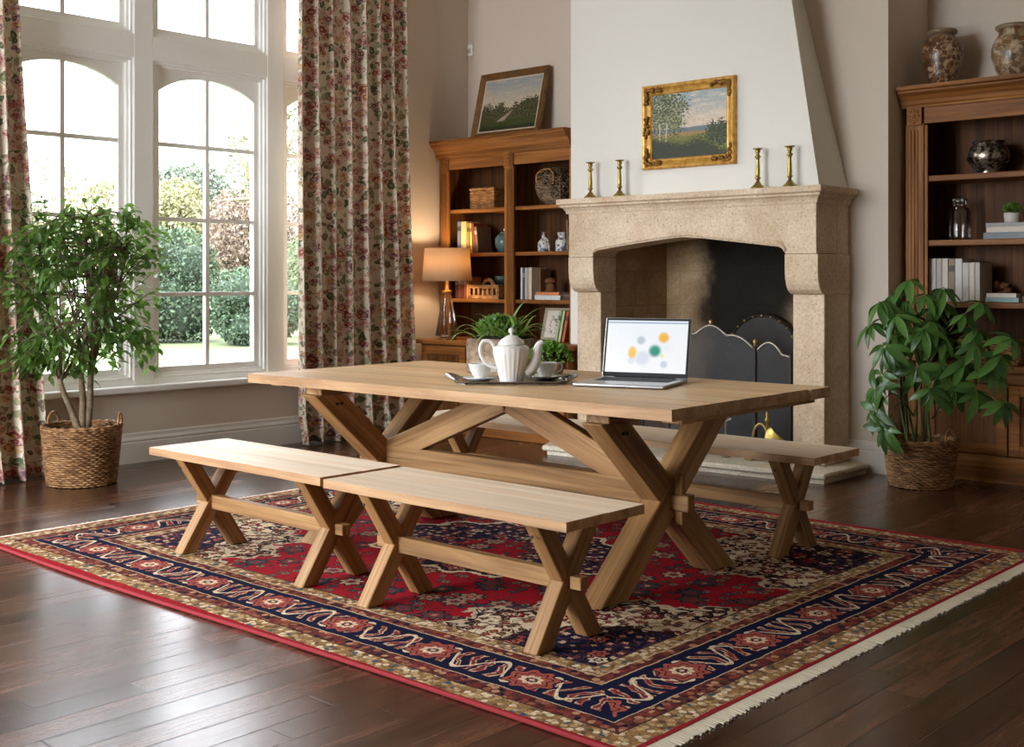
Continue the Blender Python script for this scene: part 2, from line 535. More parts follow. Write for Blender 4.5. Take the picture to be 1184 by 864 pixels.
def m_stone(name, c0, c1, pits=1.0, rough=0.8, blocks=None, soot=False):
    def f():
        p = coord()
        n1 = noise(p, 3.5, 5, 0.6); n2 = noise(p, 55.0, 3)
        c = mix(step(n1, 0.3, 0.7), c0, c1)
        c = mul(0.5, c, ramp(n2, [(0.3, (0.66, 0.64, 0.61)), (0.7, (1.25, 1.25, 1.25))]))
        d, cc, _ = voro(p, 42.0); r, g, b = sepc(cc)
        pit = step(d, 0.30, 0.14) * (r > 0.62) * pits
        c = mix(pit * 0.65, c, tuple(x * 0.45 for x in c0))
        h = n2 * 0.4 - pit
        if blocks:
            x, y, z = sep(p)
            bw, bh = blocks
            row = floor(z / bh)
            xx = (x + y) / bw + row * 0.5
            fx = fract(xx); fz = fract(z / bh)
            e = emin(emin(fx, 1.0 - fx) * bw, emin(fz, 1.0 - fz) * bh)
            j = step(e, 0.007, 0.003)
            tone = white(vec(floor(xx), row, 1.0))
            c = mul(0.5, c, ramp(tone, [(0.0, (0.8, 0.79, 0.78)), (1.0, (1.12, 1.1, 1.08))]))
            c = mix(j * 0.6, c, tuple(q * 0.6 for q in c1))
            h = h - j * 1.5
        if soot:
            x, y, z = sep(p)
            nn = noise(p, 2.6, 4, 0.6)
            sx = step(x + (nn - 0.5) * 0.45, -0.56, -0.34) * (1.0 - step(x + (nn - 0.5) * 0.3 - z * 0.08, 0.14, 0.34))
            sx = sx * step(y, 0.0, 0.02) if False else sx
            c = mix(sx * 0.97, c, (0.006, 0.0055, 0.005))
        return dict(c=c, n=bump(h, 0.35, 0.006))
    return material(name, f, rough=rough, spec=0.25)

def m_wicker(name, a, b, sc=1.0, rough=0.6):
    def f():
        p = coord()
        n = noise(vmul(p, (18.0 * sc, 18.0 * sc, 110.0 * sc)), 1.0, 3)
        n2 = noise(p, 7.0 * sc, 3)
        c = mix(step(n, 0.35, 0.7), a, b)
        c = mul(0.6, c, ramp(n2, [(0.3, (0.65, 0.62, 0.6)), (0.7, (1.2, 1.18, 1.15))]))
        return dict(c=c, n=bump(n, 0.4, 0.004))
    return material(name, f, rough=rough, spec=0.3)

def m_leaf(name, a, b, trans=0.25, rough=0.4, spec=0.5):
    m = bpy.data.materials.new(name); m.use_nodes = True
    nt = m.node_tree; E.nt = nt
    pb = nt.nodes['Principled BSDF']; out = nt.nodes['Material Output']
    geo = nt.nodes.new('ShaderNodeNewGeometry')
    r = E(geo.outputs['Random Per Island'])
    c = mix(r, a, b)
    c = mul(0.5, c, ramp(noise(coord(), 30.0, 2), [(0.3, (0.75, 0.78, 0.7)), (0.7, (1.15, 1.12, 1.1))]))
    put(pb.inputs['Base Color'], c); pb.inputs['Roughness'].default_value = rough; pb.inputs['Specular IOR Level'].default_value = spec
    tr = nt.nodes.new('ShaderNodeBsdfTranslucent')
    put(tr.inputs['Color'], mix(0.5, c, tuple(min(1, x * 2.2) for x in b)))
    mx = nt.nodes.new('ShaderNodeMixShader'); mx.inputs[0].default_value = trans
    nt.links.new(pb.outputs[0], mx.inputs[1]); nt.links.new(tr.outputs[0], mx.inputs[2]); nt.links.new(mx.outputs[0], out.inputs[0])
    return m

def m_glass(name, tint=(1, 1, 1), refl=1.0, rough=0.0, trans_min=0.0):
    m = bpy.data.materials.new(name); m.use_nodes = True
    nt = m.node_tree; E.nt = nt
    nt.nodes.remove(nt.nodes['Principled BSDF']); out = nt.nodes['Material Output']
    t = nt.nodes.new('ShaderNodeBsdfTransparent'); t.inputs[0].default_value = tuple(tint) + (1,)
    g = nt.nodes.new('ShaderNodeBsdfGlossy'); g.inputs['Roughness'].default_value = rough
    fr = nt.nodes.new('ShaderNodeFresnel'); fr.inputs[0].default_value = 1.45
    fac = E(fr.outputs[0]) * refl + trans_min
    mx = nt.nodes.new('ShaderNodeMixShader'); put(mx.inputs[0], fac)
    nt.links.new(t.outputs[0], mx.inputs[1]); nt.links.new(g.outputs[0], mx.inputs[2]); nt.links.new(mx.outputs[0], out.inputs[0])
    return m

def m_screenmesh():
    m = bpy.data.materials.new('wire_gauze'); m.use_nodes = True
    nt = m.node_tree; E.nt = nt
    pb = nt.nodes['Principled BSDF']; out = nt.nodes['Material Output']
    pb.inputs['Base Color'].default_value = L(52, 50, 49) + (1,); pb.inputs['Roughness'].default_value = 0.55; pb.inputs['Metallic'].default_value = 0.3
    t = nt.nodes.new('ShaderNodeBsdfTransparent')
    mx = nt.nodes.new('ShaderNodeMixShader'); mx.inputs[0].default_value = 0.55
    nt.links.new(t.outputs[0], mx.inputs[1]); nt.links.new(pb.outputs[0], mx.inputs[2]); nt.links.new(mx.outputs[0], out.inputs[0])
    return m

def m_landscape(name, road=False):
    """oil landscape: local x in -0.5..0.5 of width, z 0..1 of height (UV)"""
    def f():
        u, v, _ = sep(coord('UV'))
        p = vec(u, v, 0.0)
        n = noise(p, 7.0, 5, 0.6); nf = noise(p, 34.0, 4, 0.6); nb_ = noise(vmul(p, (1.0, 3.0, 1.0)), 4.0, 4)
        sky = mix(step(v, 0.45, 1.0), L(216, 196, 172), L(158, 172, 178))
        sky = mix(step(nb_, 0.45, 0.7), sky, L(222, 208, 188))
        c = sky
        if not road:
            c = mix(step(v + (n - 0.5) * 0.05, 0.47, 0.455), c, L(112, 124, 132))
            c = mix(step(v + (n - 0.5) * 0.06, 0.40, 0.385), c, L(158, 130, 84))
            c = mix(step(v + (n - 0.5) * 0.10, 0.345, 0.32), c, L(120, 122, 58))
            c = mix(step(v + (nf - 0.5) * 0.5 - step(abs(u - 0.62), 0.4, 0.0) * 0.2, 0.16, 0.02), c, L(52, 56, 34))
            # firs on the right
            e2 = (u - 0.90) * (u - 0.90) * 7.0 + (v - 0.34) * (v - 0.34) * 9.0 + (nf - 0.5) * 1.3 + abs(fract(u * 7.0) - 0.5) * 0.25
            c = mix(step(e2, 0.36, 0.28), c, mix(step(nf, 0.4, 0.6), L(40, 50, 32), L(78, 88, 54)))
            # tall birches on the left
            e1 = (u - 0.20) * (u - 0.20) * 5.0 + (v - 0.72) * (v - 0.72) * 3.2 + (nf - 0.5) * 2.0 + (n - 0.5) * 1.4
            c = mix(step(e1, 0.52, 0.28) * 0.92, c, mix(step(nf, 0.38, 0.62), L(58, 66, 40), L(142, 146, 104)))
            c = mix(step(e1, 0.1, 0.0) * 0.5, c, L(52, 60, 36))
            tr = emax(step(abs(u - 0.20 - (v - 0.3) * 0.05), 0.012, 0.006), step(abs(u - 0.115), 0.012, 0.006)) * band(v, 0.2, 0.55)
            c = mix(tr, c, L(186, 176, 150))
            c = mix(step(v + (nf - 0.5) * 0.24 + (u - 0.2) * 0.25, 0.34, 0.22) * (u < 0.55), c, L(50, 54, 36))
        else:
            sky2 = mix(step(v, 0.45, 1.0), L(190, 176, 152), L(146, 152, 152)); c = mix(step(nb_, 0.5, 0.7), sky2, L(198, 176, 148))
            hl = 0.40 + 0.0
            e = v + (nf - 0.5) * 0.5 + (n - 0.5) * 0.4
            tl = 0.50 - step(abs(u - 0.48), 0.16, 0.0) * 0.08 + step(u, 0.62, 0.82) * 0.07
            c = mix(step(e - tl, 0.02, -0.02), c, mix(step(nf, 0.4, 0.62), L(34, 40, 24), L(96, 92, 54)))
            c = mix(step(v + (nf - 0.5) * 0.14, 0.25, 0.20), c, L(62, 68, 28))
            c = mix(step(v + (nf - 0.5) * 0.2, 0.12, 0.06), c, L(38, 42, 22))
            rd = abs(u - 0.30 - (v - 0.12) * 1.0) - (0.40 - v) * 0.30
            c = mix(step(rd + (nf - 0.5) * 0.08, 0.02, -0.02) * band(v + (nf - 0.5) * 0.06, 0.18, 0.38), c, mix(v * 3.0 - 0.3, L(150, 146, 140), L(176, 140, 98)))
        c = mul(0.4, c, ramp(nf, [(0.35, (0.7, 0.7, 0.7)), (0.65, (1.25, 1.25, 1.25))]))
        return dict(c=c, n=bump(nf, 0.3, 0.002))
    return material(name, f, rough=0.45, spec=0.3)
# ================================================================== materials in use
M = {}
M['wall'] = m_paint('wall_paint_beige', L(214, 200, 184))
M['hoodp'] = m_paint('hood_plaster', L(233, 229, 219), 0.02)
M['white'] = m_paint('window_paint_white', L(250, 248, 243), 0.005, 0.4)
M['skirt'] = m_paint('skirting_paint', L(228, 222, 213), 0.01, 0.4)
M['ceil'] = m_paint('ceiling_paint', L(236, 232, 224), 0.02)
M['floor'] = m_floor()
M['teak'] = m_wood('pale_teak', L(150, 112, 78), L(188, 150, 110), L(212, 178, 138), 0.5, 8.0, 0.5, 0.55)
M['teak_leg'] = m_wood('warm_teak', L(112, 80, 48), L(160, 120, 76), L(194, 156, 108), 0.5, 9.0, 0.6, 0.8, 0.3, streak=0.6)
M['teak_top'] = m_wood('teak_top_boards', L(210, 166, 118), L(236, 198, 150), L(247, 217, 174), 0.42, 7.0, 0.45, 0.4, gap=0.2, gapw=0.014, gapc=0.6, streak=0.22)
M['bench_top'] = m_wood('pale_bench_boards', L(226, 198, 166), L(242, 222, 196), L(249, 237, 220), 0.5, 8.0, 0.4, 0.2, gap=0.21, gapw=0.006, gapc=0.4, streak=0.15)
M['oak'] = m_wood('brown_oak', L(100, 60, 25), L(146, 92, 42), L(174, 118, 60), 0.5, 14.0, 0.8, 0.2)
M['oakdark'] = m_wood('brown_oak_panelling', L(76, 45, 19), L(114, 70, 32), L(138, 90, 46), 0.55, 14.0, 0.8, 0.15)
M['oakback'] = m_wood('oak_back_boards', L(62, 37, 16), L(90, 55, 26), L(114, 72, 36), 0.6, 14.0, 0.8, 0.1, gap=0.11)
M['stone'] = m_stone('cream_travertine', L(204, 178, 148), L(226, 206, 180), 1.0, 0.8)
M['hearth'] = m_stone('hearth_limestone', L(206, 194, 172), L(228, 218, 198), 0.5, 0.55)
M['fireback'] = m_stone('firebox_sandstone', L(158, 130, 98), L(186, 160, 126), 0.4, 0.9, (0.52, 0.26), False)
M['sootback'] = m_stone('sooty_sandstone', L(158, 130, 98), L(186, 160, 126), 0.4, 0.9, (0.52, 0.26), True)
M['rug'] = m_rug(1.89, 1.535)
M['fringe'] = m_paint('cream_cotton_fringe', L(236, 222, 198), 0.1, 0.95)
M['floral'] = m_floral()
M['wicker'] = m_wicker('wicker_brown', L(112, 76, 46), L(190, 146, 98))
M['wicker_light'] = m_wicker('wicker_honey', L(126, 84, 46), L(196, 146, 92))
M['wicker_dark'] = m_wicker('twig_grey_brown', L(84, 66, 48), L(164, 140, 110))
M['soil'] = m_paint('potting_soil', L(40, 30, 22), 0.3, 0.95)
M['bark'] = m_wood('grey_bark', L(84, 70, 54), L(122, 106, 84), L(150, 134, 110), 0.8, 10, 1.5, 0.4)
M['greenstem'] = m_wood('green_cane', L(60, 70, 36), L(86, 92, 50), L(120, 112, 70), 0.6, 10, 1.5, 0.1)
M['ficus'] = m_leaf('ficus_leaf', L(44, 74, 30), L(112, 146, 66), 0.4, 0.35)
M['scheff'] = m_leaf('umbrella_leaf', L(34, 72, 30), L(92, 134, 60), 0.22, 0.3)
M['blade'] = m_leaf('spider_blade', L(58, 96, 34), L(150, 184, 90), 0.3, 0.4)
M['moss'] = m_leaf('moss_green', L(66, 110, 34), L(132, 176, 68), 0.25, 0.6)
M['brass'] = material('aged_brass', lambda: dict(c=mix(noise(coord(), 30.0, 3), L(128, 104, 48), L(196, 170, 96)), r=noise(coord(), 22.0, 2) * 0.3 + 0.22), metal=0.9)
M['gilt'] = material('gilt_frame', lambda: dict(c=mix(step(noise(coord(), 26.0, 3), 0.3, 0.7), L(186, 132, 52), L(226, 176, 88)), n=bump(noise(coord(), 60.0, 2), 0.25, 0.003)), rough=0.4, metal=0.45)
M['giltdark'] = material('gilt_ornament', lambda: dict(c=mix(noise(coord(), 40.0, 3), L(86, 54, 20), L(170, 122, 52)), n=bump(noise(coord(), 90.0, 3), 0.8, 0.006)), rough=0.45, metal=0.6)
M['bronze_frame'] = material('brown_gilt_frame', lambda: dict(c=mix(noise(coord(), 18.0, 3), L(70, 44, 18), L(140, 98, 48))), rough=0.45, metal=0.3)
M['liner'] = m_paint('frame_liner', L(196, 182, 158), 0.05, 0.6)
M['china'] = material('white_china', color=L(226, 224, 219), rough=0.16, spec=0.5, Coat_Weight=0.3)
M['silver'] = material('tarnished_silver', lambda: dict(c=mix(noise(coord(), 40.0, 3), L(120, 112, 104), L(200, 196, 190)), r=noise(coord(), 30.0, 2) * 0.3 + 0.15), metal=0.95)
M['alu'] = material('laptop_aluminium', color=L(188, 190, 194), rough=0.3, metal=0.85)
M['black'] = material('black_plastic', color=(0.010, 0.011, 0.013), rough=0.55, spec=0.25)
M['iron'] = material('black_iron', lambda: dict(c=mix(noise(coord(), 12.0, 3), L(24, 22, 21), L(58, 52, 48))), rough=0.5, metal=0.6)
M['steel'] = material('worn_steel_trim', color=L(150, 142, 128), rough=0.35, metal=0.8)
M['gauze'] = m_screenmesh()
M['glass'] = m_glass('window_glass', (1, 1, 1), 0.8)
M['clearglass'] = m_glass('clear_glass', (0.93, 0.92, 0.89), 0.9, 0.03, 0.03)
M['mercury'] = material('mercury_glass', lambda: dict(c=mix(step(noise(coord(), 26.0, 4, 0.65), 0.42, 0.6), L(52, 42, 32), L(176, 164, 146)), r=noise(coord(), 20.0, 2) * 0.4 + 0.1), metal=0.85)
def _vase(a, b, c3, sc):
    def f():
        p = coord(); d, cc, _ = voro(vadd(p, vmul(noise(p, 9.0, 3, col=True), (0.12, 0.12, 0.12))), sc); r, g, bb = sepc(cc)
        n = noise(p, 24.0, 4, 0.65)
        col = ramp(r, [(0.0, a), (0.34, b), (0.6, c3), (0.8, tuple(x * 0.6 for x in a))], 'CONSTANT')
        col = mix(step(d, 0.62, 0.74), col, L(176, 152, 122))
        col = mix(step(n, 0.48, 0.62) * 0.75, col, L(70, 46, 28))
        x, y, z = sep(p)
        return dict(c=mix(step(z, 0.31, 0.33), col, L(128, 108, 82)), n=bump(n, 0.3, 0.004))
    return f
M['vase_brown'] = material('mottled_brown_glaze', _vase(L(120, 80, 48), L(92, 58, 34), L(168, 134, 96), 38.0), rough=0.3)
M['vase_cream'] = material('shell_patterned_glaze', _vase(L(150, 122, 88), L(188, 172, 144), L(128, 86, 54), 27.0), rough=0.3)
M['teal'] = material('teal_glaze', lambda: dict(c=mix(noise(coord(), 18.0, 4), L(38, 66, 70), L(98, 134, 132))), rough=0.25)
M['bluewhite'] = material('blue_and_white_glaze', lambda: dict(c=mix(step(noise(coord(), 34.0, 3), 0.5, 0.58), L(214, 212, 204), L(92, 98, 116))), rough=0.3)
M['stonepot'] = m_stone('weathered_stone_pot', L(104, 78, 60), L(206, 188, 166), 1.0, 0.95)
M['whitepot'] = m_paint('white_clay_pot', L(214, 208, 196), 0.05, 0.5)
M['coral'] = m_paint('rusty_driftwood', L(128, 84, 50), 0.3, 0.8)
M['pages'] = m_paint('book_pages', L(222, 212, 190), 0.1, 0.9)
M['jamb_white'] = M['white']
M['lampbrass'] = material('warm_brass', color=L(196, 148, 84), rough=0.3, metal=0.8)
M['bulb'] = material('lamp_bulb', color=(1, 0.8, 0.5), Emission_Color=(1.0, 0.74, 0.45, 1), Emission_Strength=3.0)
def _shade():
    m = bpy.data.materials.new('linen_lampshade'); m.use_nodes = True
    nt = m.node_tree; E.nt = nt
    pb = nt.nodes['Principled BSDF']; out = nt.nodes['Material Output']
    p = coord(); n = noise(vmul(p, (160.0, 160.0, 30.0)), 1.0, 2)
    c = mix(n, L(196, 170, 136), L(222, 198, 164))
    put(pb.inputs['Base Color'], c); pb.inputs['Roughness'].default_value = 0.9
    tr = nt.nodes.new('ShaderNodeBsdfTranslucent'); put(tr.inputs[0], L(214, 186, 148))
    mx = nt.nodes.new('ShaderNodeMixShader'); mx.inputs[0].default_value = 0.35
    nt.links.new(pb.outputs[0], mx.inputs[1]); nt.links.new(tr.outputs[0], mx.inputs[2]); nt.links.new(mx.outputs[0], out.inputs[0])
    return m
M['shade'] = _shade()

def cover(name, c, worn=0.25):
    return material(name, lambda: dict(c=mix(step(noise(vadd(coord(), vec(orand() * 9.0, 0.0, 0.0)), 30.0, 3), 0.5, 0.75) * worn, c, tuple(x * 0.45 for x in c))), rough=0.55)

# ================================================================== room shell
XW, YB, YA, ZC = -7.35, 7.83, 7.48, 3.75
XR, YF = 2.3, -2.6
def struct(name, bm, mat, **k):
    return tag(obj(name, bm, mat, **k), kind='structure')

b = nb(); box(b, -7.8, XR + 0.2, YF - 0.2, YB + 0.2, -0.12, 0.0); struct('floor', b, M['floor'])
b = nb(); box(b, -7.8, XR + 0.2, YF - 0.2, YB + 0.2, ZC, ZC + 0.15); struct('ceiling', b, M['ceil'])
# window wall with two tall bays (the nearer one is unseen, added and widened for more light)
BAYS = [(3.17, 6.60, 0.52, 3.62), (-2.45, 2.55, 0.42, 3.66)]
b = nb()
XO = -7.62
ys = sorted([v for q in BAYS for v in q[:2]])
segs = [(YF - 0.2, ys[0]), (ys[1], ys[2]), (ys[3], YB + 0.2)]
for a, c in segs: box(b, XO, XW, a, c, 0.0, ZC)
for q in BAYS:
    box(b, XO, XW, q[0], q[1], 0.0, q[2]); box(b, XO, XW, q[0], q[1], q[3], ZC)
struct('wall_left', b, M['wall'])
b = nb(); box(b, XW, XR + 0.2, YB, YB + 0.2, 0, ZC)
box(b, XW + 0.001, -5.86, YA, YB, 0, ZC)
struct('wall_back', b, M['wall'])
b = nb(); box(b, XR, XR + 0.2, YF - 0.2, YB, 0, ZC); struct('wall_right', b, M['wall'])
FW = (-7.0, -3.8, 0.35, 3.5)   # unseen tall glazed opening, added behind the camera for more light
b = nb(); box(b, XO, FW[0], YF - 0.2, YF, 0, ZC); box(b, FW[1], XR, YF - 0.2, YF, 0, ZC); box(b, FW[0], FW[1], YF - 0.2, YF, 0, FW[2]); box(b, FW[0], FW[1], YF - 0.2, YF, FW[3], ZC)
struct('wall_front', b, M['wall'])
b = nb()
for i in range(6):
    x = FW[0] + 0.05 + (FW[1] - FW[0] - 0.1) * i / 5; box(b, x - 0.05, x + 0.05, YF - 0.12, YF - 0.04, FW[2], FW[3])
for z in (FW[2] + 0.04, 2.6, FW[3] - 0.04): box(b, FW[0], FW[1], YF - 0.119, YF - 0.041, z - 0.04, z + 0.04)
struct('trim_6', b, M['white'])
b = nb(); box(b, FW[0] + 0.1, FW[1] - 0.1, YF - 0.084, YF - 0.080, FW[2] + 0.08, FW[3] - 0.08); struct('window_7', b, M['glass'])
# chimney breast (hollow behind the fire opening)
b = nb()
box(b, -5.85, -5.44, 7.07, YB, 0, 1.70); box(b, -3.83, -3.65, 7.07, YB, 0, 1.70); box(b, -5.44, -3.83, 7.07, YB, 1.62, 1.70); t_up = nb(); box(t_up, -5.85, -3.6501, 7.24, YB, 1.701, ZC); struct('wall_above_mantel', t_up, M['wall'])
struct('wall_chimney_breast', b, M['hoodp'])
b = nb(); box(b, -3.65, -3.373, 7.23, YB, 0, ZC); struct('wall_chimney_pier', b, M['wall'])

# plaster hood above the mantel: upright front, right flank raked inwards
def hood():
    zb, zt = 1.80, ZC
    k = (zt - zb) / (2.977 - 1.822)
    yf = 6.88
    F = [(-5.69, yf, zb), (-3.662, yf, zb), (-3.662 - 0.186 * k, yf, zt), (-5.69, yf, zt)]
    B = [(-5.69, 7.30, zb), (-3.642, 7.235, zb), (-3.642 - 0.29 * k, 7.235, zt), (-5.69, 7.30, zt)]
    b = nb(); vs = [b.verts.new(p) for p in F + B]
    for f in ((0, 1, 2, 3), (1, 5, 6, 2), (0, 3, 7, 4), (3, 2, 6, 7), (0, 4, 5, 1), (4, 7, 6, 5)): b.faces.new([vs[i] for i in f])
    return b
struct('wall_hood', hood(), M['hoodp'])

SK = [(0.0, 0.0), (0.022, 0.0), (0.022, 0.135), (0.017, 0.143), (0.022, 0.150), (0.022, 0.158), (0.012, 0.175), (0.012, 0.196), (0.0, 0.203)]
b = nb(); sweep(b, [(XW, -2.4), (XW, 7.47)], SK); struct('baseboard_left', b, M['skirt'])
b = nb(); sweep(b, [(-3.645, 7.23), (-3.373, 7.23), (-3.373, 7.80)], SK); struct('baseboard_right', b, M['skirt'])
b = nb(); sweep(b, [(-5.66 - 0.19, 7.07), (-5.645, 7.07)], SK); struct('baseboard_back', b, M['skirt'])

# ------------------------------------------------------------------ windows
def posts(q, n, name):
    """fixed timber of a bay: posts, transom, head, bottom rail"""
    y0, y1, z0, z1 = q
    b = nb()
    W = 0.15; pitch = (y1 - y0 - W) / n
    for i in range(n + 1):
        y = y0 + W / 2 + pitch * i
        if i in (0, n): box(b, XW - 0.12, XW + 0.012, y - W / 2, y + W / 2, z0, z1, 0.006)
        else: box(b, XW - 0.12, XW + 0.002, y - W / 2, y + W / 2, z0, z1, 0.006)
        box(b, XW - 0.19, XW - 0.12, y - 0.05, y + 0.05, z0, z1)
    for i in range(n):
        ya, yb = y0 + W + pitch * i, y0 + pitch * (i + 1)
        box(b, XW - 0.11, XW + 0.001, ya - 0.002, yb + 0.002, 2.735, 2.90, 0.005)
        box(b, XW - 0.11, XW, ya - 0.002, yb + 0.002, z0, z0 + 0.035)
        box(b, XW - 0.11, XW, ya - 0.002, yb + 0.002, z1 - 0.05, z1)
    struct(name, b, M['white'])
    return [(y0 + W + pitch * i, y0 + pitch * (i + 1)) for i in range(n)]

def window_unit(name, ya, yb):
    """white casement below with arched head, light above; each with its sash, glazing bars and panes"""
    w = thing(name, (XW, (ya + yb) / 2, 0.555), None, None); w['kind'] = 'structure'
    h = (yb - ya) / 2
    def ring(b, x0, x1, hy0, za, zb_, t):
        box(b, x0, x1, -hy0, -hy0 + t, za, zb_); box(b, x0, x1, hy0 - t, hy0, za, zb_)
        box(b, x0, x1, -hy0 + t, hy0 - t, za, za + t); box(b, x0, x1, -hy0 + t, hy0 - t, zb_ - t, zb_)
    Z = lambda z: z - 0.555
    b = nb()
    for za, zb_ in ((0.555, 2.735), (2.90, 3.57)):
        ring(b, -0.075, -0.012, h, Z(za), Z(zb_), 0.018); ring(b, -0.085, -0.035, h - 0.018, Z(za) + 0.018, Z(zb_) - 0.018, 0.018)
    obj('casing', b, M['white'], w)
    hs = h - 0.036
    gh = hs - 0.042
    # lower sash
    b = nb()
    x0, x1 = -0.105, -0.060
    box(b, x0, x1, -hs, -gh, Z(0.591), Z(2.699)); box(b, x0, x1, gh, hs, Z(0.591), Z(2.699))
    box(b, x0, x1, -gh, gh, Z(0.591), Z(0.632))
    N = 16; arc = []
    for i in range(N + 1):
        t = -1 + 2 * i / N
        arc.append((gh * t, Z(2.545) + 0.118 * (math.sqrt(max(0, 1.35 ** 2 - t * t)) - math.sqrt(1.35 ** 2 - 1)) / (1.35 - math.sqrt(1.35 ** 2 - 1))))
    for i in range(N):
        (a, za), (c, zc) = arc[i], arc[i + 1]
        prism(b, [(a, za), (c, zc), (c, Z(2.699)), (a, Z(2.699))], x0, x1, 'yz')
    obj('sash', b, M['white'], w)
    b = nb()
    bars = (1.133, 1.657, 2.177)
    box(b, -0.100, -0.065, -0.015, 0.015, Z(0.632), Z(2.67))
    for z in bars:
        box(b, -0.1005, -0.0645, -gh, gh, Z(z) - 0.014, Z(z) + 0.014)
    obj('glazing_bars', b, M['white'], w)
    b = nb(); box(b, -0.085, -0.081, -gh, gh, Z(0.632), Z(2.68)); obj('pane', b, M['glass'], w)
    b = nb(); ring(b, x0, x1, hs, Z(2.936), Z(3.534), 0.036); obj('sash', b, M['white'], w)
    b = nb(); box(b, -0.100, -0.065, -0.015, 0.015, Z(2.972), Z(3.498)); obj('glazing_bars', b, M['white'], w)
    b = nb(); box(b, -0.085, -0.081, -hs + 0.036, hs - 0.036, Z(2.972), Z(3.498)); obj('pane', b, M['glass'], w)
    return w
nwin = 1
for q in BAYS:
    for ya, yb in posts(q, 3 if q is BAYS[0] else 4, 'trim_%d' % (1 if q is BAYS[0] else 2)):
        window_unit('window_%d' % nwin, ya, yb); nwin += 1
for i, q in enumerate(BAYS):
    b = nb(); box(b, XW - 0.13, XW + 0.075, q[0] - 0.05, min(q[1] + 0.05, 6.65), 0.476, 0.522, 0.012, 3)
    struct('trim_%d' % (3 + i), b, M['white'])
# ================================================================== garden outside
b = nb()
N = 24
for i in range(N):
    for j in range(N):
        x0, x1 = -8.0 - 3.0 * i, -8.0 - 3.0 * (i + 1); y0, y1 = -22 + 4.4 * j, -22 + 4.4 * (j + 1)
        b.faces.new([b.verts.new((x, y, -0.28 + 0.05 * math.sin(x * 0.3) * math.sin(y * 0.2))) for x, y in ((x0, y0), (x0, y1), (x1, y1), (x1, y0))])
bmesh.ops.remove_doubles(b, verts=b.verts, dist=0.001)
M['lawn'] = material('lawn_grass', lambda: dict(c=mix(noise(coord(), 0.8, 5), L(46, 58, 20), L(58, 68, 28)), n=bump(noise(coord(), 40.0, 3), 0.5, 0.03)), rough=0.9)
tag(obj('garden_lawn', b, M['lawn']), kind='structure')

def leafcloud(name, parent, mat, blobs, n, size, seed):
    r = random.Random(seed); vs = []; fs = []
    for k in range(n):
        c, rad = blobs[r.randrange(len(blobs))]
        d = Vector((r.gauss(0, 1), r.gauss(0, 1), r.gauss(0, 1))).normalized()
        p = Vector(c) + Vector((d.x * rad[0], d.y * rad[1], d.z * rad[2])) * (0.72 + 0.32 * r.random() ** 0.6)
        if p.z < 0.02: continue
        u = Vector((r.gauss(0, 1), r.gauss(0, 1), r.gauss(0, 1))).normalized()
        w = u.cross(Vector((r.gauss(0, 1), r.gauss(0, 1), r.gauss(0, 1)))).normalized()
        s = size * (0.6 + 0.8 * r.random())
        i = len(vs)
        vs += [p - u * s, p + w * s * 0.5, p + u * s, p - w * s * 0.5]
        fs.append((i, i + 1, i + 2, i + 3))
    return pyobj(name, vs, fs, mat, parent)

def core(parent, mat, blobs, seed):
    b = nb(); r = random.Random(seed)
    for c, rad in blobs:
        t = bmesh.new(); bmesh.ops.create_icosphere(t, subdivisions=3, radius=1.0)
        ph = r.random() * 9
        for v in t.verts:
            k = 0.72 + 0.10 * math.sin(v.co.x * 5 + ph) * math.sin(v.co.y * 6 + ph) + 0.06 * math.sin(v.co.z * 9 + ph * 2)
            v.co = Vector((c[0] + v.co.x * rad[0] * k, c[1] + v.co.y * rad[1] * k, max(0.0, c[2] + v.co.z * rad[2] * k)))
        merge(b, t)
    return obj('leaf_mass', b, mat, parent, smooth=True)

def shrub(name, x, y, w, h, mats, label, cat, n, size, seed, group, trunk=0.0):
    t = thing(name, (x, y, -0.27), label, cat, group)
    r = random.Random(seed)
    blobs = []
    for k in range(7):
        a = r.random() * 6.28; rr = w * 0.22 * r.random()
        z = trunk + (h - trunk) * (0.25 + 0.5 * r.random())
        s = w * (0.20 + 0.08 * r.random())
        blobs.append(((math.cos(a) * rr, math.sin(a) * rr, z), (s, s, min((h - trunk) * 0.36, s * 1.2))))
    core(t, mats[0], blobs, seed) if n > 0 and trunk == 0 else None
    leafcloud('foliage', t, mats[1], blobs, n, size, seed)
    if trunk > 0:
        b = nb()
        tube(b, [(0, 0, 0), (0.05, 0.02, trunk * 0.6), (0, 0.1, trunk * 1.2), (0.1, 0, h * 0.7)], lambda q: 0.14 * (1 - q) + 0.02, 6)
        for k in range(16):
            a = r.random() * 6.28; z0 = trunk * (0.6 + 0.6 * r.random())
            e = Vector((math.cos(a) * w * 0.42 * r.random() ** 0.5, math.sin(a) * w * 0.42, h * (0.6 + 0.4 * r.random())))
            tube(b, catmull([(0, 0, z0), (e.x * 0.5, e.y * 0.5, z0 + (e.z - z0) * 0.6), e], 4), lambda q: 0.05 * (1 - q) + 0.008, 5)
        obj('trunk', b, M['bark'], t, smooth=True)
    return t
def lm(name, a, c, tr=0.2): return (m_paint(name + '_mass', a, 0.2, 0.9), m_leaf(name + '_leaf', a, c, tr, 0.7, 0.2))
G_DK = lm('evergreen', L(34, 46, 34), L(56, 72, 50), 0.08); G_MD = lm('mid_green', L(54, 62, 42), L(82, 92, 62), 0.1); G_YE = lm('spring_yellow', L(84, 84, 56), L(108, 106, 74), 0.1); G_RE = lm('copper_leaf', L(82, 70, 60), L(102, 88, 76), 0.1); G_GR = lm('grey_green', L(66, 74, 62), L(90, 98, 84), 0.1)
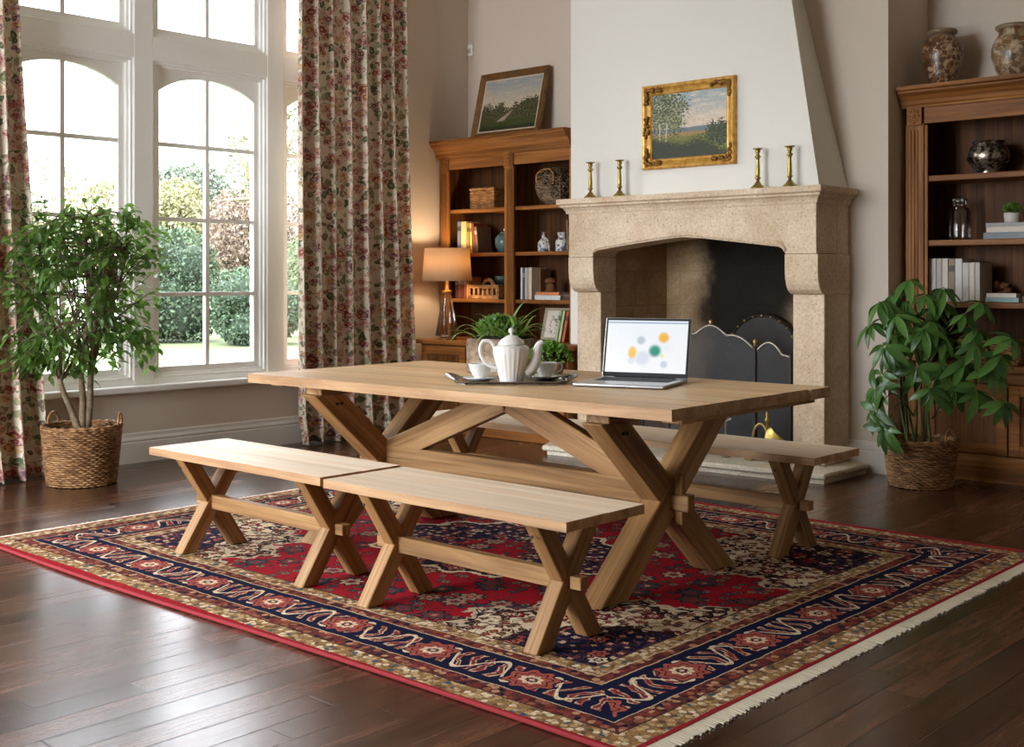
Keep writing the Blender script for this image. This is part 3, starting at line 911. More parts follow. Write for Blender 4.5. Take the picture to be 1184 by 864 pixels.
PLANTS = [  # x, y, width, height
    ('evergreen_shrub', -25.3, 15.5, 3.4, 2.7, G_DK, 'broad dark evergreen shrub beyond the lawn, seen through the middle window', 22000, .05, 0),
    ('evergreen_shrub', -22.6, 16.0, 3.0, 1.6, G_DK, 'low dark evergreen shrub in front of the copper-leaved tree outside', 16000, .045, 0),
    ('evergreen_shrub', -24.2, 19.0, 3.0, 3.0, G_MD, 'mid green garden shrub glimpsed between middle window and curtain', 14000, .05, 0),
    ('garden_bush', -25.0, 11.6, 4.0, 2.4, G_MD, 'leafy green bush outside behind the potted fig tree', 16000, .055, 0),
    ('spring_tree', -34.0, 20.9, 4.4, 4.6, G_YE, 'rounded yellow-green tree behind the dark evergreen shrub', 20000, .07, .9),
    ('spring_tree', -29.4, 20.9, 4.4, 4.0, G_RE, 'copper-leaved tree outside the panes beside the window curtain', 20000, .06, .6),
    ('spring_tree', -43.0, 27.6, 5.6, 6.4, G_GR, 'tall grey-green tree farthest back above the yellow one', 14000, .085, 1.6),
    ('bare_tree', -30.5, 14.2, 4.6, 4.4, G_YE, 'thinly leaved spring tree above the potted fig', 9000, .055, .8),
    ('bare_tree', -39.0, 21.2, 4.6, 5.2, G_YE, 'sparse spring tree beside the thinly leaved one, nearer the middle window', 9000, .065, 1.0),
    ('birch_tree', -15.6, 11.4, 1.8, 4.4, G_MD, 'slender young tree with airy leaves high in the middle window', 900, .045, 2.6),
]
for i, (nm, x, y, w, h, mats, lab, n, sz, tk) in enumerate(PLANTS):
    shrub(nm, x, y, w, h, mats, lab, 'tree' if 'tree' in nm else 'shrub', n, sz, 100 + i, 'trees in the garden' if 'tree' in nm else 'shrubs in the garden', tk)

# ================================================================== curtains
def curtain(name, y0t, y1t, y0b, y1b, xc, folds, seed, label):
    r = random.Random(seed)
    NU, NV = folds * 16, 60
    zt, zb = 3.70, 0.012
    amp = [0.7 + 0.6 * r.random() for _ in range(folds + 1)]
    ph = [r.random() * 0.5 for _ in range(folds + 1)]
    vs, uvs, fs = [], [], []
    cloth = (y1t - y0t) * 1.9
    for j in range(NV + 1):
        v = j / NV
        z = zt + (zb - zt) * v
        ya = y0t + (y0b - y0t) * v ** 1.3; yb = y1t + (y1b - y1t) * v ** 1.3
        fl = max(0, (v - 0.94) / 0.06)
        for i in range(NU + 1):
            u = i / NU; k = u * folds
            kk = int(min(k, folds - 1e-6)); f = k - kk
            am = amp[kk] * (1 - f) + amp[kk + 1] * f
            sh = ph[kk] * (1 - f) + ph[kk + 1] * f
            th = 2 * PI * (k + sh * 0.3 + 0.05 * math.sin(v * 5 + kk))
            dep = 0.066 * am * (0.55 + 0.45 * v) * (math.sin(th) + 0.18 * math.sin(3 * th))
            y = ya + (yb - ya) * (u + 0.030 * math.cos(th) / 1.0)
            x = xc + dep + 0.02 * fl * math.sin(k * 4.1) + 0.025 * fl
            zz = z + (0.006 * math.sin(k * 9) * fl)
            vs.append((x, y, zz)); uvs.append((u * cloth, z + seed * 0.37))
    for j in range(NV):
        for i in range(NU):
            a = j * (NU + 1) + i
            fs.append((a, a + 1, a + NU + 2, a + NU + 1))
    t = pyobj(name, vs, fs, M['floral'], None, True, uvs)
    md = t.modifiers.new('thick', 'SOLIDIFY'); md.thickness = 0.004
    return tag(t, label, 'curtain', 'floral curtains at the tall windows')
curtain('curtain', 2.78, 3.355, 2.76, 3.56, -7.20, 5, 1, 'floral curtain hanging behind the potted fig tree')
curtain('curtain', 5.50, 6.56, 5.50, 6.66, -7.185, 7, 2, 'wide floral curtain between the middle window and the lamp')

b = nb(); box(b, -0.026, 0.026, -0.035, 0, -0.05, 0.05, 0.01, 2)
t = thing('motion_detector', (-7.30, YA, 3.225), 'small white plastic motion sensor high in the wall corner', 'sensor')
obj('case', b, M['white'], t)
b = nb(); box(b, -0.018, 0.018, -0.042, -0.034, -0.03, 0.01, 0.004); obj('lens', b, M['liner'], t)
# ================================================================== rug
RX, RY = -3.77, 4.035
t = thing('persian_rug', (RX, RY, 0.0), 'large red and navy patterned rug with cream fringe under the table', 'rug')
def rug_edge(x):
    """gentle waviness of the long edges"""
    return 0.035 * math.sin((x + 1.89) * 1.5) * (1 if x < 0.3 else 0.6)
b = nb(); NX, NY = 120, 90
grid = []
for j in range(NY + 1):
    row = []
    for i in range(NX + 1):
        x = -1.89 + 3.78 * i / NX; y = -1.535 + 3.07 * j / NY
        wgt = max(0.0, (-y - 0.9) / 0.635)
        row.append(b.verts.new((x, y - wgt * rug_edge(x) * 0.6, 0.011 + 0.0008 * math.sin(x * 7) * math.sin(y * 9))))
    grid.append(row)
for j in range(NY):
    for i in range(NX): b.faces.new((grid[j][i], grid[j][i + 1], grid[j + 1][i + 1], grid[j + 1][i]))
ed = [e for e in b.edges if e.is_boundary]
g = bmesh.ops.extrude_edge_only(b, edges=ed)
for v in [v for v in g['geom'] if isinstance(v, bmesh.types.BMVert)]: v.co.z = 0.001
obj('carpet_pile', b, M['rug'], t)
for sx in (-1, 1):
    b = nb(); r = random.Random(3 + sx)
    y = -1.53
    while y < 1.53:
        w = 0.008; Lf = 0.046 + 0.012 * r.random()
        wx = sx * 1.888; dy = (r.random() - 0.5) * 0.014
        yo = y - max(0.0, (-y - 0.9) / 0.635) * rug_edge(wx) * 0.6
        vs = [b.verts.new(p) for p in ((wx, yo, 0.003), (wx, yo + w, 0.003), (wx, yo + w, 0.010), (wx, yo, 0.010),
              (wx + sx * Lf, yo + dy, 0.001), (wx + sx * Lf, yo + w + dy, 0.001), (wx + sx * Lf, yo + w + dy, 0.006), (wx + sx * Lf, yo + dy, 0.006))]
        for f in ((0, 1, 5, 4), (1, 2, 6, 5), (2, 3, 7, 6), (3, 0, 4, 7), (4, 5, 6, 7)): b.faces.new([vs[k] for k in f])
        y += 0.0095
    obj('fringe', b, M['fringe'], t)
for sy in (-1, 1):
    b = nb()
    P = []
    for i in range(61):
        x = -1.89 + 3.78 * i / 60
        P.append((x, sy * 1.537 - (rug_edge(x) * 0.6 if sy < 0 else 0), 0.0085))
    tube(b, P, 0.0075, 8)
    obj('binding', b, material('red_binding', color=L(140, 28, 36), rough=0.9) if sy < 0 else bpy.data.materials['red_binding'], t, smooth=True)

ZF = 0.0135   # top of the rug
# ================================================================== table
def peg(bm, x, y, z, ax, r=0.007):
    tt = bmesh.new(); bmesh.ops.create_cone(tt, cap_ends=True, segments=10, radius1=r, radius2=r, depth=0.004)
    if ax == 'x': tt.transform(Matrix.Rotation(PI / 2, 4, 'Y'))
    if ax == 'y': tt.transform(Matrix.Rotation(PI / 2, 4, 'X'))
    tt.transform(Matrix.Translation((x, y, z))); merge(bm, tt)

def darker_edges(b):
    """edges and underside of a board take the second, darker wood; the top takes the first"""
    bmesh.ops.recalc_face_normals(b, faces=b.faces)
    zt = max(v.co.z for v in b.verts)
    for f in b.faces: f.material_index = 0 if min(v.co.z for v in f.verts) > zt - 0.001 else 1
TX, TY = -3.66, 4.065
t = thing('dining_table', (TX, TY, 0.0), 'long pale teak trestle table with crossed legs standing on the red rug', 'table', rz=math.radians(1.3))
# top: boards of slightly different length, wavy long edges
b = nb(); r = random.Random(5)
yj = [-0.60, -0.41, -0.20, 0.0, 0.20, 0.42, 0.60]
endR = [1.215, 1.215, 1.214, 1.216, 1.212, 1.228]; endL = [-1.222, -1.222, -1.220, -1.223, -1.221, -1.222]
out = []
n = 40
for i in range(n + 1):
    x = -1.222 + 2.437 * i / n
    out.append((x, -0.60 + 0.005 * math.sin(x * 5.3) + 0.0025 * math.sin(x * 17)))
for k in range(6):
    a, c = (yj[k], yj[k + 1])
    out += [(endR[k], a + 0.003 if k else a + 0.006), (endR[k], c - 0.003)]
for i in range(n + 1):
    x = 1.215 - 2.437 * i / n
    out.append((x, 0.60 + 0.004 * math.sin(x * 4.1 + 1)))
prism(b, out, 0.742, 0.785, 'xy')
bevel_all(b, 0.003, 1, [e for e in b.edges if e.is_manifold and e.calc_face_angle(0) > 0.9 and abs(e.verts[0].co.z - e.verts[1].co.z) < 1e-4])
darker_edges(b); obj('tabletop', b, [M['teak_top'], M['teak']], t)
for x in (-0.83, 0.83):
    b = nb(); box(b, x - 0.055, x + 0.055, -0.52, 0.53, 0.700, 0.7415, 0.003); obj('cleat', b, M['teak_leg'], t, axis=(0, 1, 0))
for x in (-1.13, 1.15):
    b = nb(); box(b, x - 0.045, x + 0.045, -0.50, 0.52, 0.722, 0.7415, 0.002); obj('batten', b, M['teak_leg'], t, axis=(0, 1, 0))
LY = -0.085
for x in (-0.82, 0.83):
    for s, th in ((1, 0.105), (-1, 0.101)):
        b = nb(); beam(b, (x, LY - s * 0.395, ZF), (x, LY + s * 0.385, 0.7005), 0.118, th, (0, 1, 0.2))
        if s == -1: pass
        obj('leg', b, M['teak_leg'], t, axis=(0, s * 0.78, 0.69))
    b = nb()
    for dy in (0, 0.045):
        peg(b, x + 0.0555 if x > 0 else x + 0.0555, LY - 0.345 + dy * 0.6, 0.655, 'x')
    obj('dowel', b, M['black'], t)
# stretcher with wedged through tenons, and the two braces
b = nb(); box(b, -0.80, 0.80, LY - 0.030, LY + 0.030, 0.298, 0.428, 0.004); box(b, -0.97, 0.97, LY - 0.026, LY + 0.026, 0.318, 0.385, 0.004)
obj('stretcher', b, M['teak_leg'], t)
for s in (-1, 1):
    b = nb(); box(b, s * 0.915 - 0.018, s * 0.915 + 0.018, LY - 0.015, LY + 0.015, 0.262, 0.462, 0.004); obj('wedge', b, M['teak_leg'], t, axis=(0, 0, 1))
    b = nb(); beam(b, (s * 0.79, LY, 0.385), (s * 0.02, LY, 0.700), 0.115, 0.056, (0, 0, 1), hcut=False); obj('brace', b, M['teak_leg'], t, axis=(-s * 0.77, 0, 0.315))
b = nb(); box(b, -0.16, 0.16, LY - 0.05, LY + 0.05, 0.705, 0.7415, 0.003); obj('cleat', b, M['teak_leg'], t)

# ================================================================== benches
def bench(x0, x1, yc, label, inset=0.185, w=0.42, skew=0.0):
    L_ = x1 - x0
    t = thing('bench', ((x0 + x1) / 2, yc, 0.0), label, 'bench', 'teak benches around the table', rz=skew)
    b = nb()
    h = L_ / 2
    o = []
    n = 24
    for i in range(n + 1):
        x = -h + L_ * i / n
        o.append((x, -w / 2 + 0.003 * math.sin(x * 7) + 0.0015 * math.sin(x * 23)))
    o += [(h - 0.002, -0.003), (h + 0.002, 0.003)]
    for i in range(n + 1):
        x = h - L_ * i / n
        o.append((x, w / 2 + 0.003 * math.sin(x * 6 + 1)))
    prism(b, o, 0.443, 0.476, 'xy')
    bevel_all(b, 0.0025, 1, [e for e in b.edges if e.is_manifold and e.calc_face_angle(0) > 0.9 and abs(e.verts[0].co.z - e.verts[1].co.z) < 1e-4])
    darker_edges(b); obj('seat', b, [M['bench_top'], M['teak']], t)
    for s0 in (-1, 1):
        x = s0 * (h - inset)
        for s, th in ((1, 0.062), (-1, 0.059)):
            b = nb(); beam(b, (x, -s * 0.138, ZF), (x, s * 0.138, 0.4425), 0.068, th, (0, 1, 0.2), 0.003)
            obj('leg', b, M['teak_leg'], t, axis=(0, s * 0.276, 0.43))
        b = nb(); peg(b, x + 0.0, -0.165, 0.395, 'y', 0.006); obj('dowel', b, M['black'], t)
        b = nb(); box(b, x + s0 * 0.066 - 0.024, x + s0 * 0.066 + 0.024, -0.022, 0.022, 0.205, 0.248, 0.003); obj('tenon', b, M['teak_leg'], t)
    b = nb(); box(b, -h + inset + 0.01, h - inset - 0.01, -0.021, 0.021, 0.196, 0.258, 0.003); obj('stretcher', b, M['teak_leg'], t)
    return t
bench(-4.915, -3.682, 3.14, 'bench at the window end of the near row, closest to the potted fig tree', skew=math.radians(0.2))
bench(-3.640, -2.432, 3.125, 'bench in the near row standing in front of the laptop end of the table', skew=math.radians(0.3))
bench(-5.02, -2.512, 4.87, 'long bench on the far side of the table by the fireplace', inset=0.215, skew=math.radians(0.3))

# ================================================================== fireplace
FX, FY = -4.645, 7.07
t = thing('fireplace', (FX, FY, 0.0), 'cream carved stone fireplace with a shallow pointed arch and deep mantel', 'fireplace')
X = lambda x: x - FX
Y = lambda y: y - FY
for a, c in ((-5.64, -5.42), (-3.858, -3.638)):
    b = nb(); box(b, X(a), X(c), Y(6.893), Y(7.228) if a > -5 else Y(7.069), 0.066, 1.142, 0.004); obj('jamb', b, M['stone'], t)
    b = nb()
    pr = [(Y(7.069), 1.143), (Y(6.893), 1.143), (Y(6.862), 1.150), (Y(6.832), 1.172), (Y(6.812), 1.205), (Y(6.801), 1.245), (Y(6.796), 1.300), (Y(6.796), 1.397), (Y(7.069), 1.397)]
    pr = [(q if q != Y(7.069) or a < -5 else Y(7.228), z) for q, z in pr]
    prism(b, pr, X(a - 0.006), X(c + 0.006), 'yz', 0.003); obj('corbel', b, M['stone'], t)
xa, xb = -5.42, -3.858
b = nb()
arch = [(-5.42, 1.399), (-5.405, 1.428), (-5.375, 1.446), (-5.10, 1.480), (-4.80, 1.512), (-4.639, 1.524), (-4.48, 1.512), (-4.18, 1.478), (-3.905, 1.446), (-3.873, 1.428), (-3.858, 1.399)]
lp = [(X(-5.642), 1.72), (X(-5.642), 1.399)] + [(X(x), z) for x, z in arch] + [(X(-3.642), 1.399), (X(-3.642), 1.72)]
prism(b, lp, Y(6.796), Y(7.069), 'xz', 0.003); box(b, X(-3.83), X(-3.6421), Y(7.069), Y(7.229), 1.40, 1.72)
obj('lintel', b, M['stone'], t)
# moulded arch rib: small roll following the arch
b = nb()
P = [(X(x), Y(6.797), z + 0.020) for x, z in arch]
tube(b, P, 0.012, 8)
P2 = [(X(x), Y(6.800), z + 0.042) for x, z in arch[1:-1]]
tube(b, P2, 0.006, 6)
obj('arch_moulding', b, M['stone'], t)
prof = [(0.0, 1.716), (0.012, 1.716), (0.014, 1.726), (0.020, 1.745), (0.034, 1.762), (0.052, 1.770), (0.056, 1.772), (0.056, 1.780), (0.066, 1.784), (0.066, 1.822), (-0.30, 1.822), (-0.30, 1.716)]
prof = [(o, z) for o, z in prof]
b = nb()
# mantel: swept front and sides
path = [(X(-5.642), Y(7.068)), (X(-5.642), Y(6.796)), (X(-3.642), Y(6.796)), (X(-3.642), Y(7.228))]
pr2 = [(0.0, 1.7165), (0.012, 1.7165), (0.016, 1.735), (0.030, 1.754), (0.048, 1.764), (0.048, 1.776), (0.056, 1.780), (0.066, 1.786), (0.066, 1.822), (0.0, 1.822)]
sweep(b, path, pr2)
box(b, X(-5.6415), X(-3.6425), Y(6.797), Y(7.06), 1.7205, 1.8215)
obj('mantel_shelf', b, M['stone'], t)
# fire chamber
b = nb(); box(b, X(-5.43), X(-3.84), Y(7.72), Y(7.78), 0.0, 1.62); obj('fireback_wall', b, M['sootback'], t)
for a, c in ((-5.435, -5.417), (-3.862, -3.842)):
    b = nb(); box(b, X(a), X(c), Y(7.0695), Y(7.7195), 0.0, 1.62); obj('side_lining', b, M['fireback'], t)
b = nb(); box(b, X(-5.416), X(-3.863), Y(6.99), Y(7.719), 0.02, 0.067); obj('chamber_floor', b, M['fireback'], t)
b = nb(); box(b, X(-5.43), X(-3.85), Y(7.0695), Y(7.78), 1.60, 1.64); obj('throat', b, M['iron'], t)
# hearth, with a bullnosed upper slab on a recessed plinth
t2 = thing('hearth_slab', (-4.5, 6.8, 0.0), 'low pale stone hearth slab with rounded nosing in front of the fireplace', 'hearth')
hx = lambda x: x + 4.5
hy = lambda y: y - 6.8
po = [(-5.56, 6.40), (-3.477, 6.595), (-3.477, 7.19), (-3.6375, 7.19), (-3.6375, 6.888), (-5.645, 6.888), (-5.66, 6.60)]
b = nb(); prism(b, [(hx(x), hy(y)) for x, y in po], 0.030, 0.0655, 'xy', 0.010); obj('nosing', b, M['hearth'], t2)
po2 = [(-5.53, 6.425), (-3.497, 6.62), (-3.497, 7.18), (-3.65, 7.18), (-3.65, 6.885), (-5.62, 6.885), (-5.635, 6.62)]
b = nb(); prism(b, [(hx(x), hy(y)) for x, y in po2], 0.001, 0.0305, 'xy'); obj('plinth', b, M['hearth'], t2)

# fire screen
t = thing('fire_screen', (-4.53, 6.975, 0.0675), 'three-panel arched dark mesh fire screen with brass finials inside the fireplace', 'fire screen')
def top_curve(x):   # half-width .34: shoulder, dip, crown
    a = abs(x)
    if a < 0.125: return 0.79 + 0.065 * math.cos(a / 0.125 * PI / 2)
    return 0.79 - 0.085 * ((a - 0.125) / 0.215) ** 2.0 + 0.012 * math.sin((a - 0.125) / 0.215 * PI)
xs = [-0.335 + 0.67 * i / 40 for i in range(41)]
b = nb(); prism(b, [(-0.335, 0.03)] + [(x, top_curve(x) - 0.006) for x in xs] + [(0.335, 0.03)], -0.002, 0.002, 'xz'); obj('mesh_panel', b, M['gauze'], t)
b = nb(); tube(b, [(x, 0, top_curve(x)) for x in xs], 0.0085, 8); obj('frame', b, M['steel'], t, smooth=True)
for s in (-1, 1):
    b = nb(); box(b, s * 0.345 - 0.009, s * 0.345 + 0.009, -0.009, 0.009, 0.0, 0.725, 0.003); obj('post', b, M['iron'], t)
    b = nb(); lathe(b, [(0.002, 0.725), (0.012, 0.730), (0.008, 0.740), (0.016, 0.752), (0.012, 0.768), (0.001, 0.778)], 14, (s * 0.345, 0, 0)); obj('finial', b, M['brass'], t, smooth=True)
    ang = s * math.radians(12)
    ca, sa = math.cos(ang), math.sin(ang)
    W = 0.235
    def wx(k, z): return (s * 0.362 + s * k * abs(ca), abs(sa) * k * 0.6, z)
    def wt(k): 
        f = k / W
        return 0.70 + 0.075 * math.sin(min(f / 0.75, 1) * PI * 0.92) - 0.055 * f if f < 0.8 else 0.70 + 0.075 * math.sin(PI * 0.92) - 0.055 * f
    ks = [W * i / 20 for i in range(21)]
    b = nb()
    A = [b.verts.new(wx(k, 0.03)) for k in ks]; B = [b.verts.new(wx(k, wt(k))) for k in ks]
    for i in range(20): b.faces.new((A[i], A[i + 1], B[i + 1], B[i]))
    obj('mesh_panel', b, M['gauze'], t)
    b = nb(); tube(b, [wx(k, wt(k)) for k in ks], 0.008, 8); obj('frame', b, M['steel'], t, smooth=True)
    b = nb(); p = wx(W, 0); box(b, p[0] - 0.008, p[0] + 0.008, p[1] - 0.008, p[1] + 0.008, 0, wt(W) + 0.02, 0.002); obj('post', b, M['iron'], t)
b = nb(); lathe(b, [(0.002, 0), (0.014, 0.006), (0.010, 0.016), (0.016, 0.026), (0.002, 0.042)], 14, (0, 0, 0.855)); obj('finial', b, M['brass'], t, smooth=True)
b = nb(); box(b, -0.34, 0.34, -0.006, 0.006, 0.02, 0.036); obj('frame', b, M['iron'], t)

# cast fireback leaning at the rear with a beaded rim
t = thing('cast_iron_fireback', (-4.52, 7.66, 0.0685), 'black iron fireback with a beaded arched rim behind the fire screen', 'fireback')
pts = [(-0.30, 0.0), (-0.30, 0.62)] + [(-0.30 * math.cos(PI * i / 16), 0.62 + 0.30 * math.sin(PI * i / 16)) for i in range(1, 16)] + [(0.30, 0.62), (0.30, 0.0)]
b = nb(); prism(b, pts, -0.02, 0.02, 'xz', 0.004); obj('plate', b, M['iron'], t)
b = nb(); tube(b, [(-0.285 * math.cos(PI * i / 24), -0.024, 0.62 + 0.285 * math.sin(PI * i / 24)) for i in range(25)], 0.008, 6); obj('rim', b, M['iron'], t, smooth=True)
for i in range(13):
    a = PI * i / 12
    b = nb(); bmesh.ops.create_uvsphere(b, u_segments=10, v_segments=8, radius=0.009 if i % 2 else 0.014)
    b.transform(Matrix.Translation((-0.285 * math.cos(a), -0.030, 0.62 + 0.285 * math.sin(a)))); obj('bead', b, M['brass'], t, smooth=True)

# brass fireside ornament with ring and shell
t = thing('brass_fireside_stand', (-3.99, 6.80, 0.0665), 'brass shell-shaped fireside stand with a ring on the hearth', 'ornament')
b = nb()
for s in (-1, 1): box(b, s * 0.13 - 0.03, s * 0.13 + 0.03, -0.025, 0.025, 0.0, 0.022, 0.006, 2)
box(b, -0.14, 0.14, -0.012, 0.012, 0.018, 0.034, 0.004); obj('base', b, M['brass'], t)
b = nb(); lathe(b, [(0.012, 0.03), (0.009, 0.06), (0.006, 0.22), (0.010, 0.23), (0.006, 0.245), (0.016, 0.262), (0.014, 0.275), (0.006, 0.287), (0.011, 0.30), (0.008, 0.315), (0.001, 0.325)], 14); obj('stem', b, M['brass'], t, smooth=True)
b = nb(); tube(b, [(-0.05 - 0.055 * math.cos(a), 0, 0.135 + 0.105 * math.sin(a)) for a in [2 * PI * i / 24 for i in range(24)]], 0.008, 8, closed=True); obj('ring', b, M['brass'], t, smooth=True)
b = nb()
rows = []
for i in range(17):
    a = -0.2 + 1.25 * i / 16
    row = []
    for k in range(8):
        q = k / 7
        R = 0.02 + 0.185 * q
        row.append(b.verts.new((R * math.sin(a) * 0.75 + 0.004, -0.02 * math.sin(q * PI) - 0.006 * (i % 2) * q, 0.245 - R * math.cos(a))))
    rows.append(row)
for i in range(16):
    for k in range(7): b.faces.new((rows[i][k], rows[i + 1][k], rows[i + 1][k + 1], rows[i][k + 1]))
o = obj('shell', b, M['brass'], t, smooth=True); md = o.modifiers.new('s', 'SOLIDIFY'); md.thickness = 0.004
t = thing('fire_poker_rest', (-4.30, 6.80, 0.0665), 'small hooked steel fire-iron rest standing on the hearth', 'fire iron')
b = nb(); tube(b, catmull([(0, 0, 0.01), (0, 0, 0.16), (0.002, 0, 0.22), (0.02, 0, 0.245), (0.045, 0, 0.255)], 5) + [], 0.007, 8); tube(b, [(0.0, 0, 0.235), (-0.05, 0, 0.25), (-0.10, 0, 0.262)], 0.005, 6); obj('hook', b, M['steel'], t, smooth=True)
b = nb(); lathe(b, [(0.03, 0.0), (0.03, 0.006), (0.012, 0.014), (0.008, 0.02)], 16); obj('foot', b, M['steel'], t, smooth=True)

# ================================================================== candlesticks
CP = [(0.046, 0.0), (0.046, 0.006), (0.036, 0.016), (0.026, 0.026), (0.018, 0.038), (0.011, 0.046), (0.010, 0.055), (0.015, 0.062), (0.021, 0.070), (0.013, 0.078), (0.0145, 0.092), (0.015, 0.110), (0.0125, 0.150), (0.0105, 0.185), (0.012, 0.196), (0.020, 0.204), (0.021, 0.212), (0.011, 0.220), (0.011, 0.226), (0.016, 0.236), (0.018, 0.246), (0.015, 0.252), (0.034, 0.258), (0.034, 0.262), (0.012, 0.262), (0.010, 0.246)]
def candlestick(x, y, s, label):
    t = thing('brass_candlestick', (x, y, 1.8235), label, 'candlestick', 'brass candlesticks on the mantel', rz=x * 3)
    k = next(i for i, p in enumerate(CP) if p[1] > 0.05)
    b = nb(); lathe(b, [(r_ * s, z * s) for r_, z in CP[:k]], 24, rfun=lambda a, i, z: 1 + (0.07 * math.cos(a * 8) if i < 3 else 0)); obj('base', b, M['brass'], t, smooth=True)
    b = nb(); lathe(b, [(r_ * s, z * s) for r_, z in CP[k - 1:-4]], 20); obj('stem', b, M['brass'], t, smooth=True)
    b = nb(); lathe(b, [(r_ * s, z * s) for r_, z in CP[-5:]], 24, cap=False); obj('drip_pan', b, M['brass'], t, smooth=True)
for x, s, lb in ((-5.433, 0.99, 'brass candlestick at the bookcase end of the mantel, outermost there'), (-5.169, 0.985, 'brass candlestick just beside the gilt picture, on the bookcase side'), (-4.053, 0.99, 'brass candlestick just past the gilt picture, on the side away from the bookcase'), (-3.823, 0.985, 'brass candlestick outermost at the mantel corner nearest the umbrella plant')):
    candlestick(x, 6.79, s, lb)

# ================================================================== pictures
def picture(name, loc, w, h, d, face, label, mf, mi, mp, ornaments=False, tilt=0.0, rz=0.0, wliner=0.0):
    """framed picture, back lower edge at loc, facing -y"""
    t = thing(name, loc, label, 'painting', rz=rz)
    t.rotation_euler = (tilt, 0, rz)
    f = face
    b = nb()
    # frame profile: out from the picture edge
    ow, oh = w / 2, h
    path = [(-ow + f, f), (ow - f, f), (ow - f, oh - f), (-ow + f, oh - f)]
    pr = [(0.0, 0.30 * d), (0.12 * f, 0.45 * d), (0.2 * f, 0.42 * d), (0.45 * f, 0.62 * d), (0.7 * f, 0.9 * d), (0.86 * f, 1.0 * d), (0.96 * f, 0.9 * d), (1.0 * f, 0.5 * d), (1.0 * f, 0.0), (0.0, 0.0)]
    sweep(b, path, pr, closed=True)
    for v in b.verts: v.co = Vector((v.co.x, -v.co.z, v.co.y))
    obj('frame', b, mf, t)
    if wliner:
        b = nb(); path = [(-ow + f + wliner, f + wliner), (ow - f - wliner, f + wliner), (ow - f - wliner, oh - f - wliner), (-ow + f + wliner, oh - f - wliner)]
        sweep(b, path, [(0, 0.22 * d), (wliner, 0.34 * d), (wliner, 0.0), (0, 0)], closed=True)
        for v in b.verts: v.co = Vector((v.co.x, -v.co.z, v.co.y))
        obj('liner', b, mi, t)
    if ornaments:
        r = random.Random(4)
        def knob(b, px, pz, s):
            tt = bmesh.new(); bmesh.ops.create_icosphere(tt, subdivisions=1, radius=s)
            tt.transform(Matrix.Translation((px, -0.80 * d, pz))); merge(b, tt)
        for cx, cz in ((-1, 0), (1, 0), (1, 1), (-1, 1)):
            b = nb()
            for k in range(16):
                for hor in (0, 1):
                    q = (0.17 * w if hor else 0.13 * w) * k / 15
                    px = cx * (ow - 0.5 * f - (q if hor else 0) + (r.random() - .5) * f * 0.35); pz = (cz * h + (1 if cz == 0 else -1) * (0.5 * f + (0 if hor else q) + (r.random() - .5) * f * 0.35))
                    knob(b, px, pz, 0.013 + 0.004 * r.random())
            obj('corner_ornament', b, M['giltdark'], t, smooth=True)
        b = nb()
        for k in range(16): knob(b, -ow + 0.5 * f + (r.random() - .5) * f * 0.5, h / 2 - 0.07 + 0.14 * k / 15, 0.013)
        obj('side_ornament', b, M['giltdark'], t, smooth=True)
    a = f * 0.9 + wliner * 0.6
    pyobj('canvas', [(-ow + a, -0.26 * d, a), (ow - a, -0.26 * d, a), (ow - a, -0.26 * d, h - a), (-ow + a, -0.26 * d, h - a)], [(0, 1, 2, 3)], mp, t, uvs=[(0, 0), (1, 0), (1, 1), (0, 1)])
    b = nb(); box(b, -ow + 0.5 * f, ow - 0.5 * f, -0.2 * d, -0.002, 0.5 * f, h - 0.5 * f); obj('backing', b, M['bronze_frame'], t)
    return t
picture('framed_painting', (-4.640, 6.879, 2.003), 0.752, 0.588, 0.040, 0.072, 'gilt-framed landscape of birches hanging above the mantel', M['gilt'], None, m_landscape('birch_landscape'), True)
picture('framed_painting', (-6.742, 7.30, 2.4075), 0.765, 0.585, 0.035, 0.058, 'brown-framed landscape with a path leaning on top of the bookcase', M['bronze_frame'], M['liner'], m_landscape('path_landscape', True), False, tilt=-math.radians(14), wliner=0.018)
# ================================================================== bookcases
CORN = lambda z0, h, o: [(0.0, z0), (0.10 * o, z0), (0.14 * o, z0 + 0.10 * h), (0.22 * o, z0 + 0.16 * h), (0.30 * o, z0 + 0.34 * h), (0.52 * o, z0 + 0.54 * h), (0.72 * o, z0 + 0.64 * h), (0.80 * o, z0 + 0.68 * h), (0.80 * o, z0 + 0.76 * h), (0.92 * o, z0 + 0.80 * h), (o, z0 + 0.84 * h), (o, z0 + h), (0.0, z0 + h)]
def pilaster(b, x0, x1, yf, z0, z1):
    box(b, x0, x1, yf, yf + 0.022, z0, z1, 0.002)
    w = x1 - x0; n = 3; m = 0.22 * w
    for i in range(n):
        c = x0 + m + (w - 2 * m) * (i + 0.5) / n
        tube(b, [(c, yf + 0.001, z0 + 0.04), (c, yf + 0.001, z1 - 0.04)], (w - 2 * m) / n * 0.36, 8, flat=0.45)
def rosette(b, x, y, z, s):
    box(b, x - s / 2, x + s / 2, y - 0.010, y + 0.014, z - s * .62, z + s * .62, 0.004)
    for k, rr in ((8, s * 0.30), (1, 0.0)):
        for i in range(k):
            a = 2 * PI * i / k
            tt = bmesh.new(); bmesh.ops.create_icosphere(tt, subdivisions=2, radius=s * (0.10 if k == 8 else 0.14))
            tt.transform(Matrix.Scale(0.5, 4, (0, 1, 0))); tt.transform(Matrix.Translation((x + rr * math.cos(a), y - 0.011, z + rr * 1.25 * math.sin(a)))); merge(b, tt)
